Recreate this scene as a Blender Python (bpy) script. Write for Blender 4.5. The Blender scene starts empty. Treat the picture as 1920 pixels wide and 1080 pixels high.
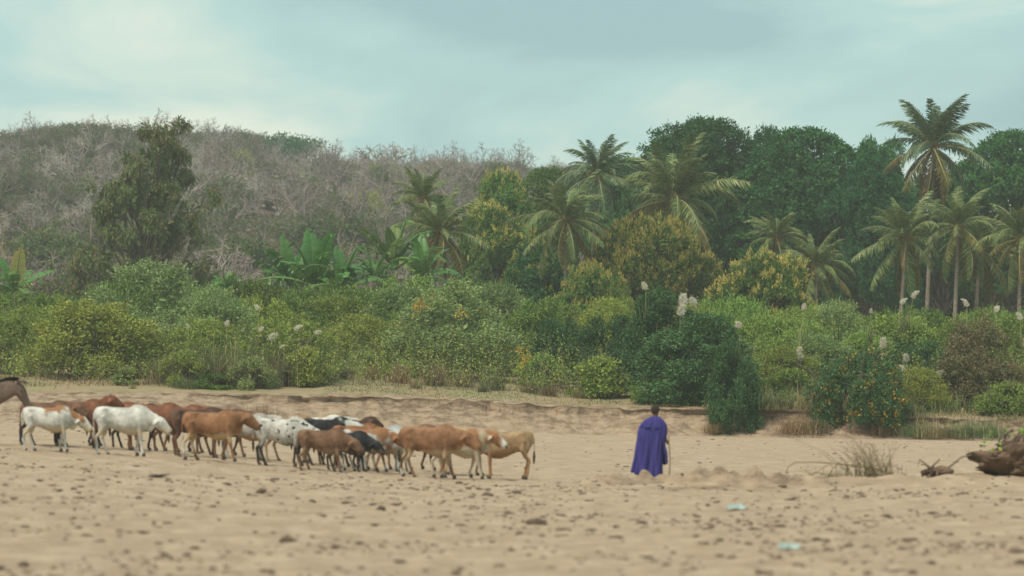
import bpy, math, random
import numpy as np
from mathutils import Vector, Matrix, Euler

PI = math.pi
R = math.radians
SC = bpy.context.scene
COL = SC.collection

# ------------------------------------------------------------------ camera, sky, sun, exposure
FPX = 6000.0                 # focal length in photograph pixels (1920 wide)
CAM_Z = 1.9
HORIZON = 745.0
PITCH = math.atan((HORIZON - 540.0) / FPX)

cam = bpy.data.cameras.new('camera')
cam.sensor_width = 36.0
cam.lens = 36.0 * FPX / 1920.0
cam.clip_start = 0.5
cam.clip_end = 6000.0
cam.dof.use_dof = True
cam.dof.focus_distance = 165.0
cam.dof.aperture_fstop = 1.35
camo = bpy.data.objects.new('camera', cam)
COL.objects.link(camo)
camo.location = (0, 0, CAM_Z)
camo.rotation_euler = (PI / 2 + PITCH, 0, 0)
SC.camera = camo

SUN_EL, SUN_AZ = R(60), R(-140)      # azimuth measured from +Y (view direction) towards +X
world = bpy.data.worlds.new('World')
SC.world = world
world.use_nodes = True
wn = world.node_tree
wn.nodes.clear()
w_out = wn.nodes.new('ShaderNodeOutputWorld')
w_bg = wn.nodes.new('ShaderNodeBackground')
w_bg.inputs['Strength'].default_value = 0.10
w_sky = wn.nodes.new('ShaderNodeTexSky')
w_sky.sky_type = 'NISHITA'
w_sky.sun_disc = False
w_sky.sun_elevation = SUN_EL
w_sky.sun_rotation = SUN_AZ
w_sky.air_density = 1.2
w_sky.dust_density = 2.5
w_tc = wn.nodes.new('ShaderNodeTexCoord')
w_map = wn.nodes.new('ShaderNodeMapping')
w_map.inputs['Scale'].default_value = (1.0, 1.0, 3.2)
w_map.inputs['Location'].default_value = (2.5737, 2.1384, 0.982)
w_n1 = wn.nodes.new('ShaderNodeTexNoise')
w_n1.inputs['Scale'].default_value = 5.5
w_n1.inputs['Detail'].default_value = 7.0
w_n1.inputs['Roughness'].default_value = 0.52
w_n1.inputs['Distortion'].default_value = 0.35
w_r1 = wn.nodes.new('ShaderNodeValToRGB')
cr = w_r1.color_ramp
cr.elements[0].position = 0.38
cr.elements[0].color = (3.4, 5.3, 5.5, 1)
cr.elements[1].position = 0.61
cr.elements[1].color = (8.2, 8.9, 7.5, 1)
e = cr.elements.new(0.50)
e.color = (4.75, 7.05, 6.65, 1)
w_mix = wn.nodes.new('ShaderNodeMixRGB')
w_mix.inputs['Fac'].default_value = 0.86
L = wn.links.new
L(w_tc.outputs['Generated'], w_map.inputs['Vector'])
L(w_map.outputs['Vector'], w_n1.inputs['Vector'])
L(w_n1.outputs['Fac'], w_r1.inputs['Fac'])
L(w_sky.outputs['Color'], w_mix.inputs['Color1'])
L(w_r1.outputs['Color'], w_mix.inputs['Color2'])
L(w_mix.outputs['Color'], w_bg.inputs['Color'])
L(w_bg.outputs['Background'], w_out.inputs['Surface'])

sun = bpy.data.lights.new('sun', 'SUN')
sun.energy = 3.1
sun.angle = R(9)
sun.color = (1.0, 0.90, 0.76)
suno = bpy.data.objects.new('sun', sun)
COL.objects.link(suno)
sd = Vector((math.sin(SUN_AZ) * math.cos(SUN_EL), math.cos(SUN_AZ) * math.cos(SUN_EL), math.sin(SUN_EL)))
suno.rotation_euler = (-sd).to_track_quat('-Z', 'Y').to_euler()
suno.location = (0, 0, 60)

SC.view_settings.view_transform = 'Standard'
SC.view_settings.look = 'None'
SC.view_settings.exposure = 0.12
SC.view_settings.gamma = 1.0
SC.view_settings.use_curve_mapping = False
SC.render.engine = 'CYCLES'
SC.cycles.use_denoising = True
SC.cycles.max_bounces = 6
SC.cycles.diffuse_bounces = 3
SC.cycles.transmission_bounces = 3
SC.cycles.volume_bounces = 1
SC.cycles.sample_clamp_indirect = 4.0


def pix(px, py, y):
    """photograph pixel + forward distance -> point in the place"""
    z = CAM_Z + y * math.tan(PITCH + math.atan((540.0 - py) / FPX))
    depth = y * math.cos(PITCH) + (z - CAM_Z) * math.sin(PITCH)
    return Vector(((px - 960.0) / FPX * depth, y, z))


def xat(px, y):
    return (px - 960.0) / FPX * y


# ------------------------------------------------------------------ numeric noise
def _hash(ix, iy, seed):
    h = (ix * 374761393 + iy * 668265263 + seed * 1442695041) & 0xFFFFFFFF
    h = ((h ^ (h >> 13)) * 1274126177) & 0xFFFFFFFF
    return ((h ^ (h >> 16)) & 0xFFFF) / 65535.0


def vnoise(x, y, seed=0):
    x = np.asarray(x, float); y = np.asarray(y, float)
    ix = np.floor(x).astype(np.int64); iy = np.floor(y).astype(np.int64)
    fx = x - ix; fy = y - iy
    fx = fx * fx * (3 - 2 * fx); fy = fy * fy * (3 - 2 * fy)
    a = _hash(ix, iy, seed); b = _hash(ix + 1, iy, seed)
    c = _hash(ix, iy + 1, seed); d = _hash(ix + 1, iy + 1, seed)
    return (a * (1 - fx) + b * fx) * (1 - fy) + (c * (1 - fx) + d * fx) * fy - 0.5


def fbm(x, y, oct=4, seed=0):
    s = 0; a = 1.0
    for k in range(oct):
        s = s + a * vnoise(np.asarray(x) * 2 ** k, np.asarray(y) * 2 ** k, seed + k)
        a *= 0.5
    return s


# ------------------------------------------------------------------ mesh helpers
class Geo:
    """collects vertices and faces, then becomes ONE mesh"""
    def __init__(self):
        self.v = []; self.f4 = []; self.f3 = []; self.m4 = []; self.m3 = []; self.t4 = []; self.t3 = []; self.n = 0

    def add(self, V, quads=None, tris=None, mat=0, tint=0.5):
        V = np.asarray(V, float).reshape(-1, 3)
        self.v.append(V)
        if quads is not None and len(quads):
            q = np.asarray(quads, np.int64) + self.n
            self.f4.append(q); self.m4.append(np.full(len(q), mat)); self.t4.append(np.broadcast_to(np.asarray(tint, float), (len(q),)))
        if tris is not None and len(tris):
            q = np.asarray(tris, np.int64) + self.n
            self.f3.append(q); self.m3.append(np.full(len(q), mat)); self.t3.append(np.broadcast_to(np.asarray(tint, float), (len(q),)))
        self.n += len(V)

    def tube(self, pts, radii, sides=6, mat=0, tint=0.5, cap=True, flat=None):
        pts = [Vector(p) for p in pts]
        n = len(pts)
        V = []; a0 = None
        for i, p in enumerate(pts):
            d = (pts[min(i + 1, n - 1)] - pts[max(i - 1, 0)])
            d = d.normalized() if d.length > 1e-9 else Vector((0, 0, 1))
            if a0 is None:
                ref = Vector((0, 0, 1)) if abs(d.z) < 0.9 else Vector((1, 0, 0))
                a0 = d.cross(ref).normalized()
            else:
                a0 = (a0 - d * a0.dot(d))
                a0 = a0.normalized() if a0.length > 1e-6 else d.orthogonal().normalized()
            b0 = d.cross(a0)
            r = radii[i]
            ra, rb = r if isinstance(r, (tuple, list)) else (r, r)
            for k in range(sides):
                t = 2 * PI * k / sides
                V.append(p + a0 * (math.cos(t) * ra) + b0 * (math.sin(t) * rb))
        Q = []
        for i in range(n - 1):
            for k in range(sides):
                k2 = (k + 1) % sides
                Q.append((i * sides + k, i * sides + k2, (i + 1) * sides + k2, (i + 1) * sides + k))
        T = []
        if cap:
            V.append(pts[0]); V.append(pts[-1])
            c0, c1 = n * sides, n * sides + 1
            for k in range(sides):
                k2 = (k + 1) % sides
                T.append((c0, k2, k)); T.append((c1, (n - 1) * sides + k, (n - 1) * sides + k2))
        self.add([tuple(v) for v in V], Q, T, mat, tint)

    def rings(self, rings, mat=0, tint=0.5, cap=True):
        """rings: list of equal-length closed point loops"""
        s = len(rings[0]); n = len(rings)
        V = [tuple(p) for r in rings for p in r]
        Q = [(i * s + k, i * s + (k + 1) % s, (i + 1) * s + (k + 1) % s, (i + 1) * s + k) for i in range(n - 1) for k in range(s)]
        T = []
        if cap:
            V.append(tuple(np.mean(np.array(rings[0]), 0))); V.append(tuple(np.mean(np.array(rings[-1]), 0)))
            for k in range(s):
                T.append((n * s, (k + 1) % s, k)); T.append((n * s + 1, (n - 1) * s + k, (n - 1) * s + (k + 1) % s))
        self.add(V, Q, T, mat, tint)

    def ball(self, c, r, seg=12, ring=8, mat=0, rot=None, tint=0.5):
        rr = []
        for i in range(ring + 1):
            ph = PI * (i + 0.02) / (ring + 0.04)
            loop = []
            for k in range(seg):
                t = 2 * PI * k / seg
                p = Vector((math.sin(ph) * math.cos(t) * r[0], math.sin(ph) * math.sin(t) * r[1], math.cos(ph) * r[2]))
                if rot is not None:
                    p = rot @ p
                loop.append(p + Vector(c))
            rr.append(loop)
        self.rings(rr[::-1], mat, tint)

    def leaves(self, C, D, Ln, Wd, rng, fold=0.2, mat=0, tint=None, out=None):
        C = np.asarray(C); D = np.asarray(D); n = len(C)
        D = D / np.maximum(np.linalg.norm(D, axis=1, keepdims=True), 1e-6)
        Rv = rng.normal(size=(n, 3)) * 0.75
        Rv[:, 2] += 0.8
        if out is not None: Rv = Rv + out * 0.9
        S = np.cross(D, Rv); S /= np.maximum(np.linalg.norm(S, axis=1, keepdims=True), 1e-6)
        N = np.cross(S, D)
        Ln = np.broadcast_to(Ln, (n,))[:, None]; Wd = np.broadcast_to(Wd, (n,))[:, None]
        mid = C + D * Ln * 0.48
        tip = C + D * Ln - N * Ln * 0.10
        l = mid + S * Wd * 0.5 + N * Wd * fold
        r = mid - S * Wd * 0.5 + N * Wd * fold
        V = np.stack([C, r, tip, l], 1).reshape(-1, 3)
        b = np.arange(n)[:, None] * 4
        T = np.concatenate([b + np.array([[0, 1, 2]]), b + np.array([[0, 2, 3]])], 0)
        if tint is None:
            tint = rng.random(n)
        self.add(V, None, T, mat, np.concatenate([tint, tint]))

    def mesh(self, name, mats, smooth=False):
        V = np.concatenate(self.v)
        f4 = np.concatenate(self.f4) if self.f4 else np.zeros((0, 4), np.int64)
        f3 = np.concatenate(self.f3) if self.f3 else np.zeros((0, 3), np.int64)
        me = bpy.data.meshes.new(name)
        me.vertices.add(len(V)); me.vertices.foreach_set('co', V.astype(np.float32).ravel())
        nl = f4.size + f3.size
        me.loops.add(nl)
        me.loops.foreach_set('vertex_index', np.concatenate([f4.ravel(), f3.ravel()]).astype(np.int32))
        npoly = len(f4) + len(f3)
        me.polygons.add(npoly)
        st = np.concatenate([np.arange(len(f4)) * 4, len(f4) * 4 + np.arange(len(f3)) * 3]).astype(np.int32)
        me.polygons.foreach_set('loop_start', st)
        mi = np.concatenate(self.m4 + self.m3).astype(np.int32)
        me.polygons.foreach_set('material_index', mi)
        if smooth:
            me.polygons.foreach_set('use_smooth', np.ones(npoly, bool))
        at = me.attributes.new('tint', 'FLOAT', 'FACE')
        at.data.foreach_set('value', np.concatenate(self.t4 + self.t3).astype(np.float32))
        for m in (mats if isinstance(mats, (list, tuple)) else [mats]):
            me.materials.append(m)
        me.update(calc_edges=True)
        me.validate(verbose=False)
        return me


def link(name, data, parent=None, loc=(0, 0, 0), rot=(0, 0, 0), scale=(1, 1, 1)):
    o = bpy.data.objects.new(name, data)
    COL.objects.link(o)
    o.location = loc; o.rotation_euler = rot
    o.scale = scale if isinstance(scale, (tuple, list, Vector)) else (scale,) * 3
    if parent is not None:
        o.parent = parent
    return o


def tag(o, label=None, cat=None, group=None, kind=None):
    if label: o['label'] = label
    if cat: o['category'] = cat
    if group: o['group'] = group
    if kind: o['kind'] = kind
    return o


def recolor(o, mats):
    for i, m in enumerate(mats):
        if m is not None:
            o.material_slots[i].link = 'OBJECT'
            o.material_slots[i].material = m


# ------------------------------------------------------------------ materials
def new_mat(name):
    m = bpy.data.materials.new(name)
    m.use_nodes = True
    nt = m.node_tree
    b = nt.nodes['Principled BSDF']
    return m, nt, b


def rgb(c):
    return (c[0], c[1], c[2], 1.0)


def solid_mat(name, c1, c2=None, scale=4.0, rough=0.8, bump=0.0, bscale=30.0, stretch=(1, 1, 1), spec=0.25):
    m, nt, b = new_mat(name)
    b.inputs['Roughness'].default_value = rough
    b.inputs['Specular IOR Level'].default_value = spec
    tc = nt.nodes.new('ShaderNodeTexCoord')
    mp = nt.nodes.new('ShaderNodeMapping'); mp.inputs['Scale'].default_value = stretch
    nt.links.new(tc.outputs['Object'], mp.inputs['Vector'])
    if c2 is None:
        b.inputs['Base Color'].default_value = rgb(c1)
    else:
        n = nt.nodes.new('ShaderNodeTexNoise'); n.inputs['Scale'].default_value = scale; n.inputs['Detail'].default_value = 5
        r = nt.nodes.new('ShaderNodeValToRGB')
        r.color_ramp.elements[0].position = 0.35; r.color_ramp.elements[0].color = rgb(c1)
        r.color_ramp.elements[1].position = 0.65; r.color_ramp.elements[1].color = rgb(c2)
        nt.links.new(mp.outputs['Vector'], n.inputs['Vector'])
        nt.links.new(n.outputs['Fac'], r.inputs['Fac'])
        nt.links.new(r.outputs['Color'], b.inputs['Base Color'])
    if bump:
        n2 = nt.nodes.new('ShaderNodeTexNoise'); n2.inputs['Scale'].default_value = bscale; n2.inputs['Detail'].default_value = 6
        bp = nt.nodes.new('ShaderNodeBump'); bp.inputs['Strength'].default_value = bump; bp.inputs['Distance'].default_value = 0.02
        nt.links.new(mp.outputs['Vector'], n2.inputs['Vector'])
        nt.links.new(n2.outputs['Fac'], bp.inputs['Height'])
        nt.links.new(bp.outputs['Normal'], b.inputs['Normal'])
    return m


def leaf_mat(name, ca, cb, cc=None, cc_at=0.9, transl=0.14, rough=0.6, vary=0.25, spec=0.10):
    """leaf colours: each leaf has its own tint between ca and cb (a few of cc); each plant shifts a little"""
    m, nt, b = new_mat(name)
    at = nt.nodes.new('ShaderNodeAttribute'); at.attribute_name = 'tint'
    r = nt.nodes.new('ShaderNodeValToRGB')
    r.color_ramp.elements[0].position = 0.0; r.color_ramp.elements[0].color = rgb(ca)
    r.color_ramp.elements[1].position = cc_at - 0.05 if cc else 1.0; r.color_ramp.elements[1].color = rgb(cb)
    if cc:
        e = r.color_ramp.elements.new(cc_at + 0.02); e.color = rgb(cc)
    oi = nt.nodes.new('ShaderNodeObjectInfo')
    hs = nt.nodes.new('ShaderNodeHueSaturation')
    mr = nt.nodes.new('ShaderNodeMapRange')
    mr.inputs['To Min'].default_value = 1 - vary; mr.inputs['To Max'].default_value = 1 + vary
    mh = nt.nodes.new('ShaderNodeMapRange')
    mh.inputs['To Min'].default_value = 0.478; mh.inputs['To Max'].default_value = 0.518
    wn2 = nt.nodes.new('ShaderNodeTexWhiteNoise'); wn2.noise_dimensions = '1D'
    l = nt.links.new
    l(at.outputs['Fac'], r.inputs['Fac'])
    l(r.outputs['Color'], hs.inputs['Color'])
    l(oi.outputs['Random'], mr.inputs['Value']); l(mr.outputs['Result'], hs.inputs['Value'])
    l(oi.outputs['Random'], wn2.inputs['W']); l(wn2.outputs['Value'], mh.inputs['Value']); l(mh.outputs['Result'], hs.inputs['Hue'])
    l(hs.outputs['Color'], b.inputs['Base Color'])
    b.inputs['Roughness'].default_value = rough
    b.inputs['Specular IOR Level'].default_value = spec
    tr = nt.nodes.new('ShaderNodeBsdfTranslucent')
    l(hs.outputs['Color'], tr.inputs['Color'])
    mx = nt.nodes.new('ShaderNodeMixShader'); mx.inputs['Fac'].default_value = transl
    l(b.outputs['BSDF'], mx.inputs[1]); l(tr.outputs['BSDF'], mx.inputs[2])
    l(mx.outputs['Shader'], nt.nodes['Material Output'].inputs['Surface'])
    return m


M = {}
M['leaf_olive'] = leaf_mat('leaf_olive', (0.152, 0.210, 0.047), (0.374, 0.418, 0.093), (0.664, 0.521, 0.116), 0.96)
M['leaf_grey'] = leaf_mat('leaf_grey_green', (0.134, 0.216, 0.076), (0.347, 0.442, 0.167), (0.535, 0.587, 0.244), 0.92)
M['leaf_mid'] = leaf_mat('leaf_mid_green', (0.096, 0.187, 0.047), (0.283, 0.384, 0.084), (0.539, 0.490, 0.101), 0.96)
M['leaf_dark'] = leaf_mat('leaf_dark_green', (0.029, 0.100, 0.037), (0.084, 0.193, 0.068), (0.166, 0.273, 0.107), 0.94, rough=0.42)
M['leaf_deep'] = leaf_mat('leaf_deep_green', (0.025, 0.106, 0.038), (0.067, 0.200, 0.059), (0.136, 0.267, 0.064), 0.95, transl=0.2)
M['leaf_mango'] = leaf_mat('leaf_mango', (0.058, 0.143, 0.037), (0.160, 0.249, 0.057), (0.284, 0.312, 0.077), 0.95, transl=0.2)
M['blossom'] = leaf_mat('blossom_yellow', (0.40, 0.34, 0.085), (0.60, 0.50, 0.15), transl=0.2)
M['flower'] = leaf_mat('flower_orange_yellow', (0.42, 0.27, 0.03), (0.60, 0.42, 0.06), transl=0.2, vary=0.05)
M['leaf_rust'] = leaf_mat('leaf_olive_rusty', (0.066, 0.102, 0.041), (0.150, 0.198, 0.074), (0.240, 0.150, 0.084), 0.80, transl=0.25)
M['leaf_vine'] = leaf_mat('leaf_vine_brown', (0.104, 0.119, 0.046), (0.260, 0.209, 0.104), (0.330, 0.227, 0.139), 0.75)
M['leaf_scrub'] = leaf_mat('leaf_dry_scrub', (0.147, 0.147, 0.070), (0.296, 0.265, 0.132), (0.389, 0.310, 0.139), 0.85, vary=0.3)
M['leaf_palm'] = leaf_mat('leaf_palm', (0.088, 0.149, 0.053), (0.210, 0.271, 0.096), (0.385, 0.385, 0.158), 0.92, transl=0.25, rough=0.45, spec=0.2)
M['leaf_palm_dark'] = leaf_mat('leaf_palm_dark', (0.055, 0.113, 0.062), (0.155, 0.237, 0.120), (0.309, 0.364, 0.200), 0.93, transl=0.2, rough=0.45, spec=0.2)
M['leaf_palm_old'] = leaf_mat('leaf_palm_old', (0.101, 0.104, 0.033), (0.205, 0.188, 0.057), (0.262, 0.198, 0.076), 0.85, transl=0.25)
M['leaf_palm_dead'] = leaf_mat('leaf_palm_dead', (0.137, 0.091, 0.047), (0.210, 0.143, 0.072), transl=0.15)
M['rachis'] = solid_mat('palm_rachis', (0.20, 0.20, 0.08), (0.30, 0.27, 0.12), 3, 0.5)
M['palm_trunk'] = solid_mat('palm_trunk', (0.19, 0.155, 0.125), (0.30, 0.25, 0.21), 3.0, 0.9, 0.6, 14, (1, 1, 4))
M['husk'] = solid_mat('palm_husk', (0.25, 0.12, 0.045), (0.40, 0.20, 0.075), 8, 0.9)
M['coconut'] = solid_mat('coconut', (0.22, 0.15, 0.05), (0.30, 0.22, 0.08), 3, 0.5)
M['banana'] = leaf_mat('banana_leaf', (0.048, 0.146, 0.037), (0.130, 0.268, 0.061), transl=0.3, rough=0.42, vary=0.2, spec=0.3)
M['banana_pale'] = leaf_mat('banana_leaf_pale', (0.10, 0.17, 0.06), (0.17, 0.24, 0.08), transl=0.35, rough=0.4)
M['banana_dry'] = leaf_mat('banana_leaf_dry', (0.34, 0.25, 0.08), (0.48, 0.38, 0.16), transl=0.25)
M['banana_stem'] = solid_mat('banana_stem', (0.13, 0.15, 0.05), (0.24, 0.20, 0.10), 4, 0.6)
M['bark'] = solid_mat('bark', (0.10, 0.08, 0.065), (0.20, 0.165, 0.135), 5, 0.9, 0.5, 20, (1, 1, 0.3))
M['bark_pale'] = solid_mat('bark_pale', (0.26, 0.22, 0.185), (0.40, 0.35, 0.30), 4, 0.9)
M['bark_dry'] = leaf_mat('bark_dry_scrub', (0.200, 0.153, 0.141), (0.372, 0.305, 0.283), transl=0.0, vary=0.3, rough=0.9, spec=0.1)
M['bark_ash'] = leaf_mat('bark_ash_scrub', (0.282, 0.255, 0.224), (0.480, 0.439, 0.384), transl=0.0, vary=0.25, rough=0.9, spec=0.1)
M['grass_dry'] = leaf_mat('grass_dry', (0.19, 0.165, 0.075), (0.34, 0.27, 0.14), (0.44, 0.36, 0.22), 0.9, transl=0.2)
M['grass_rust'] = leaf_mat('grass_rust', (0.22, 0.130, 0.065), (0.36, 0.25, 0.13), transl=0.2)
M['grass_green'] = leaf_mat('grass_green', (0.07, 0.115, 0.045), (0.17, 0.21, 0.085), (0.36, 0.31, 0.16), 0.82, transl=0.3)
M['plume'] = leaf_mat('plume', (0.74, 0.68, 0.56), (0.86, 0.81, 0.70), transl=0.45, vary=0.04)
M['stalk'] = solid_mat('stalk', (0.25, 0.26, 0.12), (0.36, 0.33, 0.17), 3, 0.7)
M['driftwood'] = solid_mat('driftwood', (0.16, 0.115, 0.08), (0.26, 0.20, 0.145), 6, 0.9, 0.4, 30)
M['twig_olive'] = solid_mat('twig_olive', (0.17, 0.13, 0.075), (0.30, 0.24, 0.14), 6, 0.9)
M['dung'] = solid_mat('dung', (0.080, 0.056, 0.041), (0.160, 0.112, 0.080), 9, 0.95, 0.6, 25)
M['rootball'] = solid_mat('root_ball_earth', (0.060, 0.038, 0.026), (0.185, 0.120, 0.080), 3.4, 0.95, 1.0, 9, (1, 1, 0.5))
M['plastic'] = solid_mat('plastic_film', (0.24, 0.30, 0.27), (0.40, 0.47, 0.44), 9, 0.5)


# ------------------------------------------------------------------ terrain heights
def interp(x, xp, fp):
    return np.interp(x, xp, fp)


def bank_base(x):
    return interp(x, [-60, -24, -14, -9, 0, 10, 22, 45, 90], [134, 138, 142, 147, 148.6, 149.2, 146, 139, 130]) + 0.9 * fbm(np.asarray(x) * 0.22, np.asarray(x) * 0 + 3.1, 3, 5)


def bank_width(x):
    return interp(x, [-60, -24, -14, -9, 0, 8, 12, 20, 60], [11, 10.5, 8, 3.2, 2.6, 2.4, 2.2, 2.2, 3])


def lip_height(x):
    return interp(x, [-60, -22, -11, -4, 3.5, 8.6, 13.5, 18.5, 24, 60], [2.2, 2.05, 2.05, 1.88, 1.42, 1.28, 1.32, 1.0, 0.9, 1.0]) + 0.10 * fbm(np.asarray(x) * 0.6, np.asarray(x) * 0 + 8.7, 3, 9)


def lip_off(x):
    return 0.8 * fbm(np.asarray(x) * 0.8, np.asarray(x) * 0 + 5, 4, 66)


def damp_shade_tone(x, y):
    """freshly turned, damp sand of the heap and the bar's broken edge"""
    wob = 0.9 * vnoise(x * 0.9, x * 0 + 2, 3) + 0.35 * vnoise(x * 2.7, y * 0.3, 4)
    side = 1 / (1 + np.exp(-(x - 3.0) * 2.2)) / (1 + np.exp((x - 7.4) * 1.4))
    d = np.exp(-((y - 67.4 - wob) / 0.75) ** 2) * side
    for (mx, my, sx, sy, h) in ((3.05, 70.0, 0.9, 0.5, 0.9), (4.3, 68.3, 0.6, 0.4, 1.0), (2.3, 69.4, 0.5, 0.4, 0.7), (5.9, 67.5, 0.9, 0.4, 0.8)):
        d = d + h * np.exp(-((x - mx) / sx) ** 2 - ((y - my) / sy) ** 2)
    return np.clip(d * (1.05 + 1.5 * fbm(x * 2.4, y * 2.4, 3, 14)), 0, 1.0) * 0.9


def riverbed(x, y):
    x = np.asarray(x, float); y = np.asarray(y, float)
    z34 = interp(x, [-12, -5, 0, 8, 14], [0.10, 0.03, 0.0, 0.0, 0.02])
    z60 = interp(x, [-20, -9, -4, 0, 4, 9, 16], [0.80, 0.46, 0.14, -0.02, 0.0, 0.06, 0.1])
    z75 = interp(x, [-24, -12, -10.4, -6.8, -3.9, -1.3, 0.5, 4, 12, 20], [1.0, 0.80, 0.72, 0.48, 0.21, 0.01, -0.04, -0.08, -0.06, 0.0])
    z110 = interp(x, [-30, -16, -6, 0, 8, 20], [0.95, 0.78, 0.36, 0.08, -0.05, -0.1])
    z146 = interp(x, [-40, -20, -10, 0, 10, 22], [0.9, 0.75, 0.5, 0.20, 0.05, -0.1])
    ys = [34, 60, 75, 110, 146]
    zs = [z34, z60, z75, z110, z146]
    z = np.where(y <= 34, z34, z146)
    for k in range(4):
        t = (y - ys[k]) / (ys[k + 1] - ys[k])
        ts = t
        z = np.where((t > 0) & (t <= 1), zs[k] * (1 - ts) + zs[k + 1] * ts, z)
    # sand heaped in front of the herdsman and the low bar to the right of him
    wob = 0.9 * vnoise(x * 0.9, x * 0 + 2, 3) + 0.35 * vnoise(x * 2.7, y * 0.3, 4)
    yc = 67.5 + wob
    side = 1 / (1 + np.exp(-(x - 3.4) * 2.2))
    step = 1 / (1 + np.exp(-(y - yc) * 4.0))
    back = 1 / (1 + np.exp((y - 71.0 - 0.5 * wob) * 1.6))
    z = z + (0.20 + 0.14 * vnoise(x * 1.7, y * 0.6, 8)) * side * step * back
    far_r = 1 / (1 + np.exp(-(x - 7.2) * 1.6))
    z = z + 0.05 * far_r * np.exp(-((y - 69) / 5.0) ** 2)
    for (mx, my, sx, sy, h) in ((3.0, 70.4, 1.0, 0.42, 0.15), (4.3, 68.6, 0.8, 0.35, 0.20), (2.2, 69.8, 0.6, 0.4, 0.15), (5.2, 67.9, 0.7, 0.3, 0.14), (5.9, 67.8, 0.9, 0.35, 0.09), (1.7, 69.0, 0.5, 0.3, 0.06)):
        z = z + h * np.exp(-((x - mx) / sx) ** 2 - ((y - my) / sy) ** 2) * (1.25 + 1.8 * vnoise(x * 3.5, y * 3.5, 6) + 1.6 * vnoise(x * 8, y * 8, 7))
    near = np.clip((120 - y) / 60, 0, 1)
    z = z + near * (0.045 * fbm(x * 1.1, y * 0.8, 3, 12) + 0.045 * fbm(x * 4.0, y * 2.6, 2, 17)) + 0.03 * fbm(x * 0.25, y * 0.12, 2, 21)
    return z


def hill_h(x, y):
    crest = interp(x / np.maximum(y, 1), [-0.3, -0.165, -0.12, -0.09, -0.075, -0.06, -0.035, -0.01, 0.03, 0.10, 0.3], [40.6, 41.8, 42.0, 41.4, 39.0, 36.8, 36.0, 36.4, 34.5, 32, 28])
    t = np.clip((y - 262) / (600 - 262), 0, 1.6)
    s = np.where(t < 1, 0.55 * t + 0.45 * (t * t * (3 - 2 * t)), 1.0 - 0.25 * (t - 1))
    return crest * s + np.clip(t * 3, 0, 1) * (1.6 * fbm(x * 0.03, y * 0.03, 3, 31))


def plateau(x, y):
    d = y - (bank_base(x) + bank_width(x))
    z = lip_height(x) + interp(d, [0, 13, 45, 105, 600], [0, 1.05, 2.3, 3.4, 3.4])
    z = z + 0.10 * fbm(x * 0.5, y * 0.5, 3, 40) * np.clip(d / 3, 0, 1)
    return z + hill_h(x, y)


def gz(x, y):
    yb = float(bank_base(x)); w = float(bank_width(x))
    if y <= yb:
        return float(riverbed(x, y))
    t = (y - yb) / w
    if t < 1:
        a = float(riverbed(x, yb)); b = float(lip_height(x)) - 0.35
        return a + (b - a) * (0.35 * t + 0.65 * t * t)
    return float(plateau(x, y))


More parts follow.
